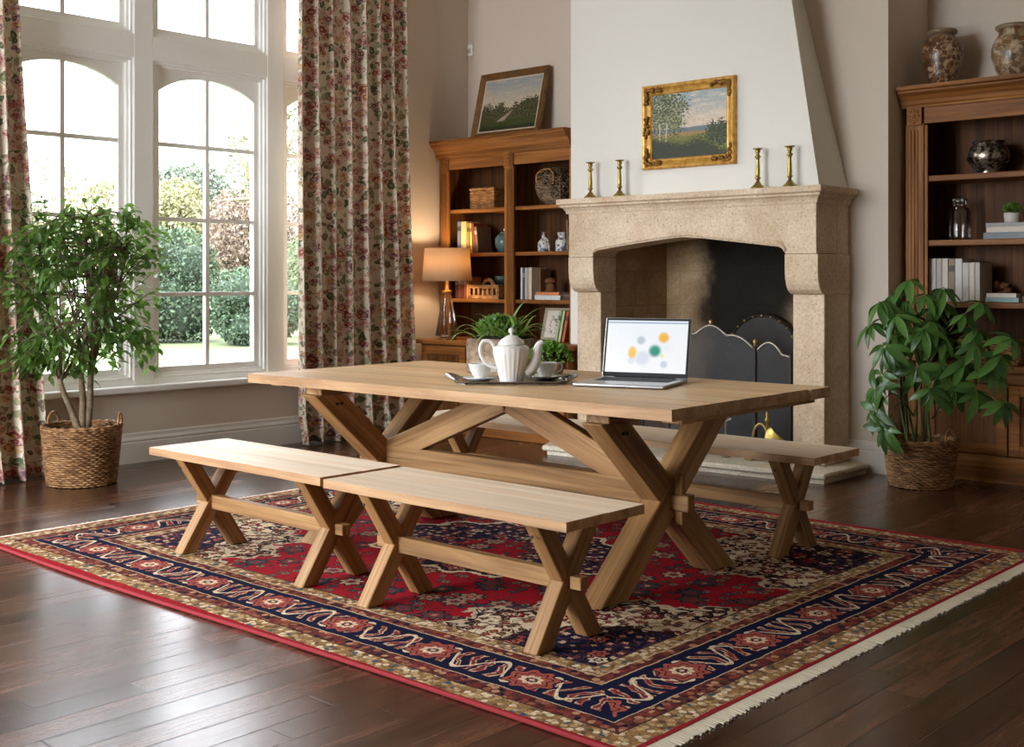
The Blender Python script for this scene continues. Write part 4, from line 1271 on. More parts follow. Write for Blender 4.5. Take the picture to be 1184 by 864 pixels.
def door(parent, x0, x1, yf, z0, z1, knob_side):
    b = nb(); f = 0.065
    box(b, x0, x0 + f, yf, yf + 0.02, z0, z1, 0.002); box(b, x1 - f, x1, yf, yf + 0.02, z0, z1, 0.002)
    box(b, x0 + f, x1 - f, yf + 0.0005, yf + 0.02, z0, z0 + f, 0.002); box(b, x0 + f, x1 - f, yf + 0.0005, yf + 0.02, z1 - f, z1, 0.002)
    d = obj('door', b, M['oak'], parent)
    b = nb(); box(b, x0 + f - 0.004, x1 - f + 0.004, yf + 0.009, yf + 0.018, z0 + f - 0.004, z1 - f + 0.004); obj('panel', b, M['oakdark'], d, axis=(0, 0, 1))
    b = nb(); lathe(b, [(0.006, 0), (0.005, 0.012), (0.013, 0.02), (0.011, 0.03), (0.001, 0.034)], 12)
    b.transform(Matrix.Translation((x1 - 0.03 if knob_side > 0 else x0 + 0.03, yf, (z0 + z1) / 2 + 0.08)) @ Matrix.Rotation(PI / 2, 4, 'X'))
    obj('knob', b, M['brass'], d, smooth=True)
    return d

# --- bookcase beside the chimney breast, window side
BX, BY = -6.58, 7.28
t = thing('bookcase', (BX, BY, 0), 'brown oak bookcase in the alcove behind the table lamp', 'bookcase', 'built-in oak bookcases')
x = lambda v: v - BX
y = lambda v: v - BY
for a, c in ((-7.30, -7.275), (-6.535, -6.495), (-5.905, -5.868)):
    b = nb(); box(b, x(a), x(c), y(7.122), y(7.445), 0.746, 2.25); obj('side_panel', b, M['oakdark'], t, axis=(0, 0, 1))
for a, c in ((-7.305, -7.205), (-6.568, -6.466), (-5.888, -5.868)):
    b = nb()
    if c - a > 0.05: pilaster(b, x(a), x(c), y(7.10), 0.746, 2.155); rosette(b, x((a + c) / 2), y(7.10), 2.20, c - a)
    else: box(b, x(a), x(c), y(7.10), y(7.122), 0.746, 2.245)
    obj('stile', b, M['oak'], t, axis=(0, 0, 1))
for a, c in ((-7.205, -6.568), (-6.466, -5.888)):
    b = nb(); box(b, x(a), x(c), y(7.104), y(7.124), 2.155, 2.246, 0.002); obj('frieze', b, M['oak'], t)
    for z in (1.821, 1.455, 1.073):
        b = nb(); box(b, x(a) - (0.068 if a < -7 else 0.027), x(c) + 0.031 - (0.016 if c > -6 else 0), y(7.126), y(7.444), z - 0.030, z, 0.003); obj('shelf', b, M['oak'], t)
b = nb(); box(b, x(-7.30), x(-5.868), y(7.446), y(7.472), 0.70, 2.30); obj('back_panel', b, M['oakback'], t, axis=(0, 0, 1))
b = nb(); sweep(b, [(x(-7.343), y(7.104)), (x(-5.868), y(7.104))], CORN(2.246, 0.150, 0.095)); box(b, x(-7.33), x(-5.868), y(7.105), y(7.472), 2.30, 2.395); obj('cornice', b, M['oak'], t)
b = nb(); prism(b, [(x(-7.27), y(6.78)), (x(-5.657), y(6.78)), (x(-5.657), y(7.062)), (x(-5.868), y(7.062)), (x(-5.868), y(7.472)), (x(-7.27), y(7.472))], 0.708, 0.745, 'xy', 0.004); obj('counter', b, M['oak'], t)
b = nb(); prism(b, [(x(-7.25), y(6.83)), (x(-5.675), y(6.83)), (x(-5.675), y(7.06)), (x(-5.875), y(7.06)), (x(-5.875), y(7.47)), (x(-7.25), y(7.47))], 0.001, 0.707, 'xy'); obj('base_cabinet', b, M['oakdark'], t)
for i in range(3): door(t, x(-7.23) + 0.515 * i, x(-7.23) + 0.515 * i + 0.505, y(6.808), 0.11, 0.695, 1 if i % 2 else -1)
b = nb(); box(b, x(-7.26), x(-5.665), y(6.80), y(6.829), 0.001, 0.10, 0.004); obj('plinth', b, M['oak'], t)

# --- bookcase in the alcove past the fireplace
CXB, CYB = -2.70, 7.60
t = thing('bookcase', (CXB, CYB, 0), 'tall brown oak bookcase with fluted pilaster behind the leafy plant and urns', 'bookcase', 'built-in oak bookcases')
x = lambda v: v - CXB
y = lambda v: v - CYB
XL, XRr = -3.335, -2.05
for a, c in ((XL, XL + 0.03), (XRr - 0.03, XRr)):
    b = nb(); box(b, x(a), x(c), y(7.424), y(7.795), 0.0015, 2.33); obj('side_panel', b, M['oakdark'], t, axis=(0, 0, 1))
for a, c in ((XL, -3.215), (XRr - 0.12, XRr)):
    b = nb(); pilaster(b, x(a), x(c), y(7.40), 0.72, 2.229); rosette(b, x((a + c) / 2), y(7.40), 2.28, c - a - 0.02); obj('stile', b, M['oak'], t, axis=(0, 0, 1))
    b = nb(); box(b, x(a), x(c), y(7.40), y(7.42), 0.14, 0.66, 0.002); obj('stile', b, M['oak'], t, axis=(0, 0, 1))
a, c = -3.215, XRr - 0.12
for s in (0, 1):
    b = nb(); 
    if s: box(b, x(a) + 0.002, x(a) + 0.02, y(7.41), y(7.424), 0.72, 2.22)
    else: box(b, x(c) - 0.02, x(c) - 0.002, y(7.41), y(7.424), 0.72, 2.22)
    obj('edge_bead', b, M['oak'], t, axis=(0, 0, 1))
b = nb(); box(b, x(a), x(c), y(7.404), y(7.424), 2.229, 2.332, 0.002); obj('frieze', b, M['oak'], t)
for z in (1.897, 1.487, 1.097):
    b = nb(); box(b, x(XL + 0.031), x(XRr - 0.031), y(7.426), y(7.774), z - 0.036, z, 0.003); obj('shelf', b, M['oak'], t)
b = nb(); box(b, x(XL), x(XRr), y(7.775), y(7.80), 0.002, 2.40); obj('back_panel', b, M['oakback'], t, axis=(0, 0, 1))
b = nb(); sweep(b, [(x(-3.360), y(7.404)), (x(XRr + 0.02), y(7.404))], CORN(2.333, 0.132, 0.095)); box(b, x(XL), x(XRr), y(7.405), y(7.80), 2.38, 2.464); obj('cornice', b, M['oak'], t)
b = nb(); box(b, x(-3.352), x(XRr + 0.015), y(7.365), y(7.774), 0.668, 0.715, 0.008, 2); obj('counter', b, M['oak'], t)
b = nb(); box(b, x(-3.34), x(XRr + 0.005), y(7.392), y(7.774), 0.60, 0.667, 0.003); obj('rail', b, M['oak'], t)
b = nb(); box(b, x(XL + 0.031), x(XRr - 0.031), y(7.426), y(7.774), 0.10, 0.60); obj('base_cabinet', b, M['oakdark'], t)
for i in range(2): door(t, x(-3.21) + 0.525 * i, x(-3.21) + 0.525 * i + 0.515, y(7.402), 0.165, 0.595, 1 if i == 0 else -1)
b = nb(); sweep(b, [(x(-3.352), y(7.395)), (x(XRr), y(7.395))], [(0.0, 0.0015), (0.022, 0.0015), (0.022, 0.095), (0.014, 0.108), (0.014, 0.122), (0.006, 0.140), (0.0, 0.160)]); box(b, x(XL), x(XRr), y(7.396), y(7.425), 0.0016, 0.158); obj('plinth', b, M['oak'], t)

# ================================================================== books and things on the shelves
_bc = {}
def bookcol(c):
    if c not in _bc: _bc[c] = cover('cloth_cover_%d' % len(_bc), L(*c))
    return _bc[c]
def book(loc, th, h, d, c, label, group, lean=0.0, flat=False, rz=0.0, page=None, open_face=False):
    """upright: spine faces -y, thickness along x; flat: lying, spine facing -y"""
    t = thing('book', loc, label, 'book', group)
    if flat: t.rotation_euler = (0, 0, rz)
    else: t.rotation_euler = (0, lean, rz)
    b = nb(); k = 0.0025
    if flat:
        box(b, 0, h, 0, d, 0, k, 0.0006); box(b, 0, h, 0, d, th - k, th, 0.0006); box(b, 0, h, 0, k, k, th - k)
    else:
        box(b, 0, k, 0, d, 0, h, 0.0006); box(b, th - k, th, 0, d, 0, h, 0.0006); box(b, k, th - k, 0, k, 0, h)
    obj('cover', b, bookcol(c), t)
    b = nb()
    if flat: box(b, 0.004, h - 0.004, k + 0.0005, d - 0.004, k + 0.0002, th - k - 0.0002)
    else: box(b, k + 0.0002, th - k - 0.0002, k + 0.0005, d - 0.004, 0.003, h - 0.004)
    obj('pages', b, M['pages'], t)
    if not flat and th > 0.02 and sum(c) < 470:
        b = nb(); box(b, 0.001, th - 0.001, -0.0012, 0.0, h * 0.70, h * 0.84); obj('spine_label', b, bookcol(tuple(min(255, int(q * 0.55 + (110 if sum(c) < 300 else 0))) for q in c)), t)
    return t
G1 = 'books leaning on the shelf by the urn'
xx = -7.154; lp = 0
for th, h, c, lb, ln in ((0.040, 0.262, (104, 108, 118), 'tall blue-grey book at the pilaster end of the urn shelf', 0), (0.062, 0.262, (206, 172, 112), 'thick cream-gold book second from the pilaster on the urn shelf', 0), (0.022, 0.250, (150, 116, 70), 'thin tan book beside the thick gold one on the urn shelf', 0.02),
                         (0.026, 0.246, (196, 160, 62), 'yellow book leaning in the row on the urn shelf', 0.05), (0.020, 0.244, (128, 52, 44), 'red-spined thin book leaning between the yellow book and the urn', 0.09), (0.028, 0.215, (108, 80, 58), 'brown shorter book next to the teal urn', 0.10)):
    xx += h * (ln - lp) + 0.004; lp = ln
    book((xx, 7.150, 1.4565), th, h, 0.17, c, lb, G1, -ln); xx += th * 1.01
t = thing('ginger_jar', (-6.715, 7.27, 1.4565), 'teal glazed lidded ginger jar beside leaning books', 'jar')
b = nb(); lathe(b, [(0.045, 0), (0.055, 0.004), (0.078, 0.04), (0.088, 0.08), (0.084, 0.115), (0.062, 0.145), (0.040, 0.152)], 28); obj('body', b, M['teal'], t, smooth=True)
b = nb(); lathe(b, [(0.042, 0.153), (0.040, 0.162), (0.018, 0.172), (0.008, 0.174)], 24); o = obj('lid', b, M['teal'], t, smooth=True)
b = nb(); lathe(b, [(0.006, 0.174), (0.014, 0.182), (0.012, 0.196), (0.001, 0.202)], 14); obj('knob', b, M['whitepot'], o, smooth=True)

def weave_box(bm, w, d, h, nx, nz, amp=0.004, th=0.010):
    """four woven walls and a floor"""
    per = [(-w / 2, -d / 2), (w / 2, -d / 2), (w / 2, d / 2), (-w / 2, d / 2)]
    for s in range(4):
        a = Vector(per[s]); c = Vector(per[(s + 1) % 4]); n = max(2, int(nx * (c - a).length / w))
        nr = Vector(((c - a).y, -(c - a).x)).normalized()
        for k in range(nz):
            z0 = h * k / nz; zc = h * (k + 0.5) / nz
            pts = []
            for i in range(n * 2 + 1):
                q = a.lerp(c, i / (n * 2)) + nr * (amp * (1 if (i % 2 == 0) else 0) * (1 if ((i // 2 + k) % 2) else -1) - th / 2)
                pts.append((q.x, q.y, zc))
            tube(bm, pts, h / nz * 0.56, 5)
    box(bm, -w / 2 + th, w / 2 - th, -d / 2 + th, d / 2 - th, 0.0, 0.006)
    return bm
t = thing('wicker_box', (-6.885, 7.27, 1.8225), 'small honey wicker box on the top shelf behind the lamp', 'basket')
b = nb(); weave_box(b, 0.27, 0.20, 0.145, 12, 11); obj('body', b, M['wicker_light'], t, smooth=True)
b = nb(); box(b, -0.142, 0.142, -0.108, 0.108, 0.148, 0.172, 0.008, 2); obj('lid', b, M['wicker_light'], t)

# round twig basket with loops
t = thing('twig_basket', (-6.19, 7.28, 1.8225), 'round grey-brown twig basket of dried stems on the top shelf', 'basket')
b = nb(); r = random.Random(8)
R0 = 0.148
for k in range(60):
    n_ = Vector((r.gauss(0, 1), r.gauss(0, 1), r.gauss(0, 0.8))).normalized()
    u = n_.orthogonal().normalized(); w = n_.cross(u)
    rr = R0 * (0.93 + 0.1 * r.random()); off = n_ * r.uniform(-0.05, 0.05)
    a0 = r.random() * 6.28; ext = 2.2 + 2.5 * r.random()
    pts = []
    for i in range(14):
        a = a0 + ext * i / 13
        q = (u * math.cos(a) + w * math.sin(a)) * rr + off
        q = q.normalized() * rr * (0.97 + 0.05 * r.random())
        q.z = max(q.z + 0.15, 0.006); pts.append(q)
    tube(b, pts, 0.0045, 5)
obj('twig_shell', b, M['wicker_dark'], t, smooth=True)
b = nb()
tube(b, catmull([(-0.10, -0.10, 0.17), (-0.07, -0.125, 0.25), (0.02, -0.10, 0.285), (0.08, -0.105, 0.235), (0.09, -0.125, 0.16)], 6), 0.008, 6); obj('handle', b, M['wicker_light'], t, smooth=True)
b = nb(); lathe(b, [(0.05, 0.0), (0.11, 0.04), (0.13, 0.12), (0.10, 0.20), (0.03, 0.24)], 16); obj('dried_filling', b, M['wicker_dark'], t, smooth=True)

# bottles
t = thing('stoneware_jug', (-6.28, 7.25, 1.4565), 'small blue and white bottle jug with a handle on the middle shelf', 'jug')
b = nb(); lathe(b, [(0.042, 0), (0.046, 0.01), (0.046, 0.065), (0.036, 0.085), (0.016, 0.105), (0.014, 0.150), (0.018, 0.156)], 22); obj('body', b, M['bluewhite'], t, smooth=True)
b = nb(); tube(b, catmull([(0.012, 0, 0.10), (0.030, 0, 0.108), (0.050, 0, 0.07), (0.060, 0, 0.02), (0.062, 0, 0.006)], 5), 0.007, 8); obj('handle', b, M['bluewhite'], t, smooth=True)
t = thing('apothecary_jar', (-6.085, 7.25, 1.4565), 'squat blue and white jar beside the jug on the middle shelf', 'jar')
b = nb(); lathe(b, [(0.050, 0), (0.054, 0.008), (0.054, 0.075), (0.046, 0.090), (0.032, 0.098), (0.031, 0.125), (0.038, 0.130), (0.038, 0.148), (0.030, 0.150)], 24); obj('body', b, M['bluewhite'], t, smooth=True)
book((-5.955, 7.15, 1.4565), 0.016, 0.24, 0.17, (132, 96, 66), 'thin brown book alone against the hood end of the jug shelf', 'single books', -0.03)

# row behind the lamp
G2 = 'brown books behind the lamp'
xx = -7.175
for i, (th, h, c, lb) in enumerate(((0.030, 0.165, (74, 38, 26), 'dark brown leather book nearest the pilaster, behind the lamp neck'), (0.032, 0.172, (104, 50, 32), 'reddish brown book second along behind the lamp neck'), (0.028, 0.168, (86, 40, 30), 'maroon book in the middle of the row behind the lamp'), (0.030, 0.172, (122, 62, 36), 'chestnut book fourth along behind the lamp'), (0.026, 0.180, (206, 132, 64), 'bright tan book ending the row by the slatted crate'))):
    book((xx, 7.15, 1.0745), th, h, 0.15, c, lb, G2); xx += th + 0.003
t = thing('slatted_crate', (-6.835, 7.225, 1.0745), 'low orange-brown wooden crate with slotted sides behind the lamp', 'crate')
b = nb(); W, D, H = 0.35, 0.18, 0.115
for sy in (-1, 1):
    box(b, -W / 2, W / 2, sy * D / 2 - 0.006, sy * D / 2 + 0.006, 0, 0.03, 0.002); box(b, -W / 2, W / 2, sy * D / 2 - 0.006, sy * D / 2 + 0.006, 0.085, H, 0.002)
    for i in range(7): 
        xx = -W / 2 + 0.02 + (W - 0.04) * i / 6
        box(b, xx - 0.012, xx + 0.012, sy * D / 2 - 0.005, sy * D / 2 + 0.005, 0.03, 0.085)
box(b, -W / 2, -W / 2 + 0.012, -D / 2, D / 2, 0, H); box(b, W / 2 - 0.012, W / 2, -D / 2, D / 2, 0, H); box(b, -W / 2, W / 2, -D / 2, D / 2, 0, 0.008)
obj('body', b, M['wicker_light'], t)
t = thing('wooden_ring', (-6.86, 7.225, 1.084), 'tan arched wooden ring ornament standing in the slatted crate', 'ornament')
b = nb(); tube(b, [(0.055 * math.cos(a), 0, 0.092 + 0.055 * math.sin(a)) for a in [2 * PI * i / 26 for i in range(26)]], 0.017, 8, closed=True); box(b, -0.04, 0.04, -0.025, 0.025, 0.0, 0.03, 0.004); obj('ring', b, M['wicker_light'], t, smooth=True)
t = thing('teal_bowl', (-6.87, 7.385, 1.0745), 'teal glazed footed bowl at the back behind the crate', 'bowl')
b = nb(); lathe(b, [(0.03, 0), (0.02, 0.02), (0.02, 0.11), (0.03, 0.125), (0.052, 0.15), (0.055, 0.19), (0.050, 0.19), (0.046, 0.155), (0.0, 0.135)], 24); obj('body', b, M['teal'], t, smooth=True)

# middle-right bay
G3 = 'pale books upright by the carved figure'
xx = -6.445
for th, h, c, lb in ((0.020, 0.255, (212, 206, 196), 'white thin book first in the pale upright row'), (0.022, 0.252, (70, 78, 84), 'dark slate book between the pale upright books'), (0.020, 0.254, (168, 182, 180), 'pale blue-grey book in the pale upright row'), (0.018, 0.252, (190, 150, 116), 'buff book just before the thick ivory one in the pale row'), (0.030, 0.256, (206, 198, 182), 'thick ivory book closest to the carved figure')):
    book((xx, 7.16, 1.0745), th, h, 0.18, c, lb, G3); xx += th + 0.002
book((-6.318, 7.235, 1.0745), 0.020, 0.245, 0.13, (120, 84, 50), 'brown patterned book standing behind the carved figure', 'single books')
book((-6.290, 7.155, 1.0745), 0.036, 0.265, 0.17, (204, 206, 204), 'white book lying under the orange one on the shelf', 'lying books on the pale shelf', flat=True)
book((-6.286, 7.160, 1.1112), 0.024, 0.245, 0.16, (202, 122, 74), 'orange book lying on the white one, carrying the carved figure', 'lying books on the pale shelf', flat=True)
book((-6.015, 7.18, 1.0745), 0.022, 0.10, 0.17, (84, 62, 48), 'small brown book lying lowest beside the white one', 'lying books on the pale shelf', flat=True)
book((-6.013, 7.185, 1.0972), 0.018, 0.095, 0.16, (112, 86, 66), 'small tan-brown book lying topmost by the hood edge', 'lying books on the pale shelf', flat=True)
t = thing('carved_figure', (-6.19, 7.235, 1.1357), 'reddish brown carved mushroom-shaped figure on the lying orange book', 'ornament')
b = nb(); lathe(b, [(0.040, 0), (0.044, 0.01), (0.034, 0.03), (0.040, 0.05), (0.030, 0.07)], 14, rfun=lambda a, k, z: 1 + 0.18 * math.sin(a * 5 + k)); obj('body', b, M['coral'], t, smooth=True)
b = nb(); lathe(b, [(0.028, 0.071), (0.048, 0.078), (0.046, 0.095), (0.028, 0.110), (0.002, 0.114)], 16); obj('cap', b, M['coral'], t, smooth=True)

# counter: framed print and leaning books
pm = material('botanical_print', lambda: dict(c=(lambda uv: mix(step(noise(uv, 7.0, 5, 0.65), 0.5, 0.6) * band(sep(uv)[0], 0.2, 0.8) * band(sep(uv)[1], 0.12, 0.85), L(226, 218, 200), mix(noise(uv, 16.0, 2), L(66, 96, 84), L(176, 128, 104))))(coord('UV'))), rough=0.4)
picture('framed_print', (-6.245, 7.34, 0.7465), 0.245, 0.265, 0.022, 0.022, 'pale wood-framed botanical print leaning on the bookcase counter', M['liner'], None, pm, tilt=-math.radians(16), rz=math.radians(6))
G4 = 'books leaning at the hood end'
for xx, c, lb in ((-6.072, (152, 168, 132), 'sage green book leaning first beside the framed print'), (-6.039, (176, 184, 140), 'light green book leaning second from the print'), (-5.999, (176, 92, 58), 'rust orange book leaning against the bookcase side')):
    book((xx, 7.14, 0.7525), 0.024, 0.245, 0.16, c, lb, G4, lean=0.22)
t = thing('dark_bottle', (-6.105, 7.39, 0.7465), 'small dark glass bottle standing between the framed print and green books', 'bottle')
b = nb(); lathe(b, [(0.022, 0), (0.024, 0.005), (0.024, 0.075), (0.010, 0.095), (0.009, 0.118), (0.012, 0.122)], 18); obj('body', b, M['black'], t, smooth=True)

# --- far bookcase contents
def urn(x, y, prof, mat, label):
    t = thing('storage_urn', (x, y, 2.4655), label, 'urn', 'glazed urns on the bookcase')
    b = nb(); lathe(b, prof, 40); obj('body', b, mat, t, smooth=True)
    k = max(range(len(prof)), key=lambda i: prof[i][1])
    r0, z0 = prof[-2]
    b = nb(); lathe(b, [(r0 * 0.98, z0 - 0.006), (r0 * 1.13, z0 + 0.004), (r0 * 1.15, z0 + 0.016), (r0 * 1.08, z0 + 0.024), (r0 * 0.95, z0 + 0.02), (r0 * 0.92, z0 - 0.02)], 40, cap=False); obj('rim', b, mat, t, smooth=True)
urn(-3.166, 7.57, [(0.072, 0), (0.080, 0.006), (0.100, 0.08), (0.122, 0.17), (0.130, 0.225), (0.122, 0.275), (0.098, 0.315), (0.078, 0.330), (0.082, 0.350), (0.078, 0.345)], M['vase_brown'], 'mottled brown glazed urn nearest the fireplace on top of the bookcase')
urn(-2.705, 7.575, [(0.080, 0), (0.088, 0.006), (0.118, 0.07), (0.143, 0.15), (0.142, 0.20), (0.125, 0.25), (0.105, 0.275), (0.098, 0.290), (0.104, 0.318), (0.10, 0.31)], M['vase_cream'], 'cream shell-patterned round urn farther from the fireplace on top of the bookcase')
t = thing('mercury_bowl', (-2.877, 7.59, 1.8985), 'round speckled silver glass bowl on the upper shelf', 'bowl')
b = nb(); lathe(b, [(0.062, 0), (0.066, 0.008), (0.060, 0.018), (0.098, 0.045), (0.126, 0.090), (0.128, 0.125), (0.112, 0.165), (0.088, 0.188), (0.096, 0.200), (0.100, 0.206), (0.088, 0.204), (0.080, 0.185), (0.10, 0.15), (0.11, 0.10), (0.0, 0.05)], 40); obj('body', b, M['mercury'], t, smooth=True)
t = thing('glass_jar', (-3.06, 7.59, 1.4885), 'clear ribbed glass jar standing alone on the second shelf', 'jar')
b = nb(); lathe(b, [(0.052, 0), (0.062, 0.006), (0.064, 0.02), (0.064, 0.185), (0.054, 0.205), (0.040, 0.212), (0.040, 0.232), (0.044, 0.236), (0.044, 0.250)], 36, rfun=lambda a, k, z: 1 + (0.025 * math.cos(a * 18) if 1 < k < 4 else 0), cap=False); obj('body', b, M['clearglass'], t, smooth=True)
b = nb(); lathe(b, [(0.045, 0.2505), (0.047, 0.254), (0.047, 0.264), (0.002, 0.270)], 24); obj('lid', b, M['clearglass'], t, smooth=True)
G5 = 'lying books under the little pot'
book((-2.872, 7.49, 1.4885), 0.040, 0.30, 0.20, (122, 132, 138), 'blue-grey book lying lowest under the little potted succulent', G5, flat=True)
book((-2.855, 7.495, 1.5292), 0.036, 0.28, 0.19, (206, 192, 176), 'cream book lying in the middle of the stack under the succulent', G5, flat=True)
book((-2.858, 7.495, 1.5659), 0.022, 0.285, 0.19, (156, 152, 150), 'grey book lying on top of the stack, carrying the succulent', G5, flat=True)
def leaf_tuft(name, parent, mat, n, c, R, h, size, seed, up=0.4):
    r = random.Random(seed); vs, fs = [], []
    for k in range(n):
        a = r.random() * 6.28; e = r.random() ** 0.6 * PI / 2
        d = Vector((math.cos(a) * math.cos(e), math.sin(a) * math.cos(e), math.sin(e)))
        rr = 0.55 + 0.5 * r.random()
        p = Vector(c) + Vector((d.x * R * rr, d.y * R * rr, d.z * h * rr))
        dd = (d + Vector((r.gauss(0, .45), r.gauss(0, .45), up + r.gauss(0, .3)))).normalized()
        s = size * (0.7 + 0.6 * r.random()); w = dd.cross(Vector((r.gauss(0, 1), r.gauss(0, 1), r.gauss(0, 1)))).normalized()
        i = len(vs)
        vs += [p, p + dd * s * 0.5 + w * s * 0.28, p + dd * s, p + dd * s * 0.5 - w * s * 0.28]
        fs.append((i, i + 1, i + 2, i + 3))
    return pyobj(name, vs, fs, mat, parent)
t = thing('potted_succulent', (-2.725, 7.575, 1.5885), 'tiny green succulent in a white pot on stacked books', 'plant')
b = nb(); lathe(b, [(0.040, 0), (0.046, 0.004), (0.050, 0.05), (0.050, 0.062), (0.044, 0.062), (0.042, 0.05), (0.0, 0.05)], 24); obj('pot', b, M['whitepot'], t, smooth=True)
leaf_tuft('foliage', t, M['moss'], 420, (0, 0, 0.055), 0.055, 0.055, 0.022, 3)
G6 = 'white books upright behind the leafy plant'
xx = -3.205
for i, (th, h, c, lb) in enumerate(((0.044, 0.272, (188, 182, 172), 'off-white book first against the pilaster, above the leafy plant'), (0.034, 0.272, (168, 160, 148), 'greyish book second from the pilaster above the leafy plant'), (0.038, 0.272, (196, 188, 176), 'pale book third from the pilaster, just before the brownish one'), (0.040, 0.270, (134, 116, 92), 'brownish book in the middle of the white row'), (0.044, 0.270, (204, 200, 194), 'clean white tall book just before the shorter ones'), (0.038, 0.245, (192, 186, 178), 'first of the shorter white books in the row'), (0.034, 0.245, (200, 192, 180), 'second shorter white book in the row'), (0.030, 0.245, (184, 176, 164), 'last shorter white book, its cover facing the driftwood'))):
    book((xx, 7.46, 1.0985), th, h, 0.20, c, lb, G6); xx += th + 0.003
t = thing('driftwood_coral', (-2.835, 7.70, 1.0985), 'rusty brown coral-like ornament between white books and lying books', 'ornament')
b = nb(); r = random.Random(2)
for k in range(34):
    tt = bmesh.new(); bmesh.ops.create_icosphere(tt, subdivisions=2, radius=0.016 + 0.014 * r.random())
    tt.transform(Matrix.Translation((r.uniform(-0.055, 0.055), r.uniform(-0.035, 0.035), 0.03 + 0.09 * r.random() ** 1.2)))
    for v in tt.verts: v.co += Vector((r.gauss(0, 1), r.gauss(0, 1), r.gauss(0, 1))) * 0.003
    merge(b, tt)
obj('cluster', b, M['coral'], t, smooth=True)
G7 = 'lying books beside the coral ornament'
book((-2.84, 7.44, 1.0985), 0.028, 0.20, 0.10, (128, 156, 158), 'pale teal book lying lower, in front of the coral ornament', G7, flat=True)
book((-2.835, 7.443, 1.1272), 0.026, 0.18, 0.095, (200, 190, 174), 'cream book lying on the pale teal book', G7, flat=True)
book((-2.625, 7.46, 1.0985), 0.040, 0.24, 0.18, (92, 78, 66), 'dark brown book lying at the frame edge of the lower shelf', G7, flat=True)
t = thing('wicker_tray_basket', (-2.815, 7.55, 0.7165), 'shallow honey wicker tray basket on the bookcase counter', 'basket')
b = nb(); weave_box(b, 0.36, 0.26, 0.135, 16, 9, 0.005); obj('body', b, M['wicker_light'], t, smooth=True)
b = nb(); tube(b, [(-0.18, -0.13, 0.14), (0.18, -0.13, 0.14), (0.18, 0.13, 0.14), (-0.18, 0.13, 0.14)], 0.010, 8, closed=True); obj('rim', b, M['wicker_light'], t, smooth=True)

# ================================================================== lamp
t = thing('table_lamp', (-7.005, 6.885, 0.7465), 'lit table lamp with linen drum shade and glass cone base', 'lamp')
b = nb(); lathe(b, [(0.075, 0.0), (0.078, 0.006), (0.070, 0.014), (0.012, 0.022)], 28); obj('foot', b, M['lampbrass'], t, smooth=True)
b = nb(); lathe(b, [(0.088, 0.024), (0.094, 0.030), (0.032, 0.375)], 8, cap=False); obj('glass_base', b, M['clearglass'], t)
b = nb()
for i in range(8):
    a = 2 * PI * i / 8; tube(b, [(0.0945 * math.cos(a), 0.0945 * math.sin(a), 0.028), (0.0325 * math.cos(a), 0.0325 * math.sin(a), 0.375)], 0.0015, 5)
tube(b, [(0.0945 * math.cos(2 * PI * i / 8), 0.0945 * math.sin(2 * PI * i / 8), 0.028) for i in range(8)], 0.003, 5, closed=True)
obj('glass_rib', b, M['steel'], t)
b = nb(); lathe(b, [(0.006, 0.02), (0.006, 0.40)], 10); obj('rod', b, M['lampbrass'], t, smooth=True)
b = nb(); lathe(b, [(0.036, 0.376), (0.040, 0.382), (0.040, 0.396), (0.014, 0.402), (0.014, 0.46), (0.010, 0.50)], 20); obj('cap', b, M['lampbrass'], t, smooth=True)
b = nb(); lathe(b, [(0.203, 0.475), (0.184, 0.742)], 48, cap=False); o = obj('lamp_shade', b, M['shade'], t, smooth=True); md = o.modifiers.new('s', 'SOLIDIFY'); md.thickness = 0.002
b = nb(); lathe(b, [(0.012, 0.50), (0.026, 0.54), (0.030, 0.57), (0.020, 0.60), (0.002, 0.612)], 16); obj('bulb', b, M['bulb'], t, smooth=True)

# ================================================================== things on the table
ZT = 0.7868
RZ = math.radians(42.4)
TRC = (-3.603, 3.945)
t = thing('serving_tray', (TRC[0], TRC[1], ZT), 'dark silver tray with scrolled handles carrying the white tea set', 'tray', rz=RZ)
oc = [(-0.20, -0.165), (0.20, -0.165), (0.238, -0.11), (0.238, 0.11), (0.20, 0.165), (-0.20, 0.165), (-0.238, 0.11), (-0.238, -0.11)]
b = nb(); prism(b, oc, 0.0, 0.004, 'xy'); sweep(b, oc, [(-0.016, 0.004), (-0.012, 0.009), (0.0, 0.013), (0.006, 0.014), (0.004, 0.010), (-0.004, 0.0045), (-0.010, 0.001)], closed=True); obj('plate', b, M['silver'], t)
for s in (-1, 1):
    b = nb(); tube(b, catmull([(s * 0.238, -0.075, 0.012), (s * 0.262, -0.065, 0.022), (s * 0.285, -0.02, 0.030), (s * 0.288, 0.0, 0.031), (s * 0.285, 0.02, 0.030), (s * 0.262, 0.065, 0.022), (s * 0.238, 0.075, 0.012)], 6), 0.007, 8, flat=1.4)
    for k in range(9):
        tt = bmesh.new(); bmesh.ops.create_icosphere(tt, subdivisions=1, radius=0.008); a = -1 + 2 * k / 8
        tt.transform(Matrix.Translation((s * (0.286 - 0.03 * a * a), 0.055 * a, 0.031 - 0.008 * a * a))); merge(b, tt)
    obj('handle', b, M['silver'], t, smooth=True)
rt = Vector((math.cos(RZ), math.sin(RZ), 0)); fw = Vector((-math.sin(RZ), math.cos(RZ), 0))
def on(c, u, f, z): return tuple(Vector((c[0], c[1], z)) + rt * u + fw * f)
ZY = ZT + 0.0048
t = thing('teapot', on(TRC, -0.002, -0.078, ZY), 'tall white fluted china teapot with curved spout on the tray', 'teapot', rz=RZ)
flute = lambda a, k, z: 1 + (0.018 * math.cos(a * 22) if 1 < k < 7 else 0)
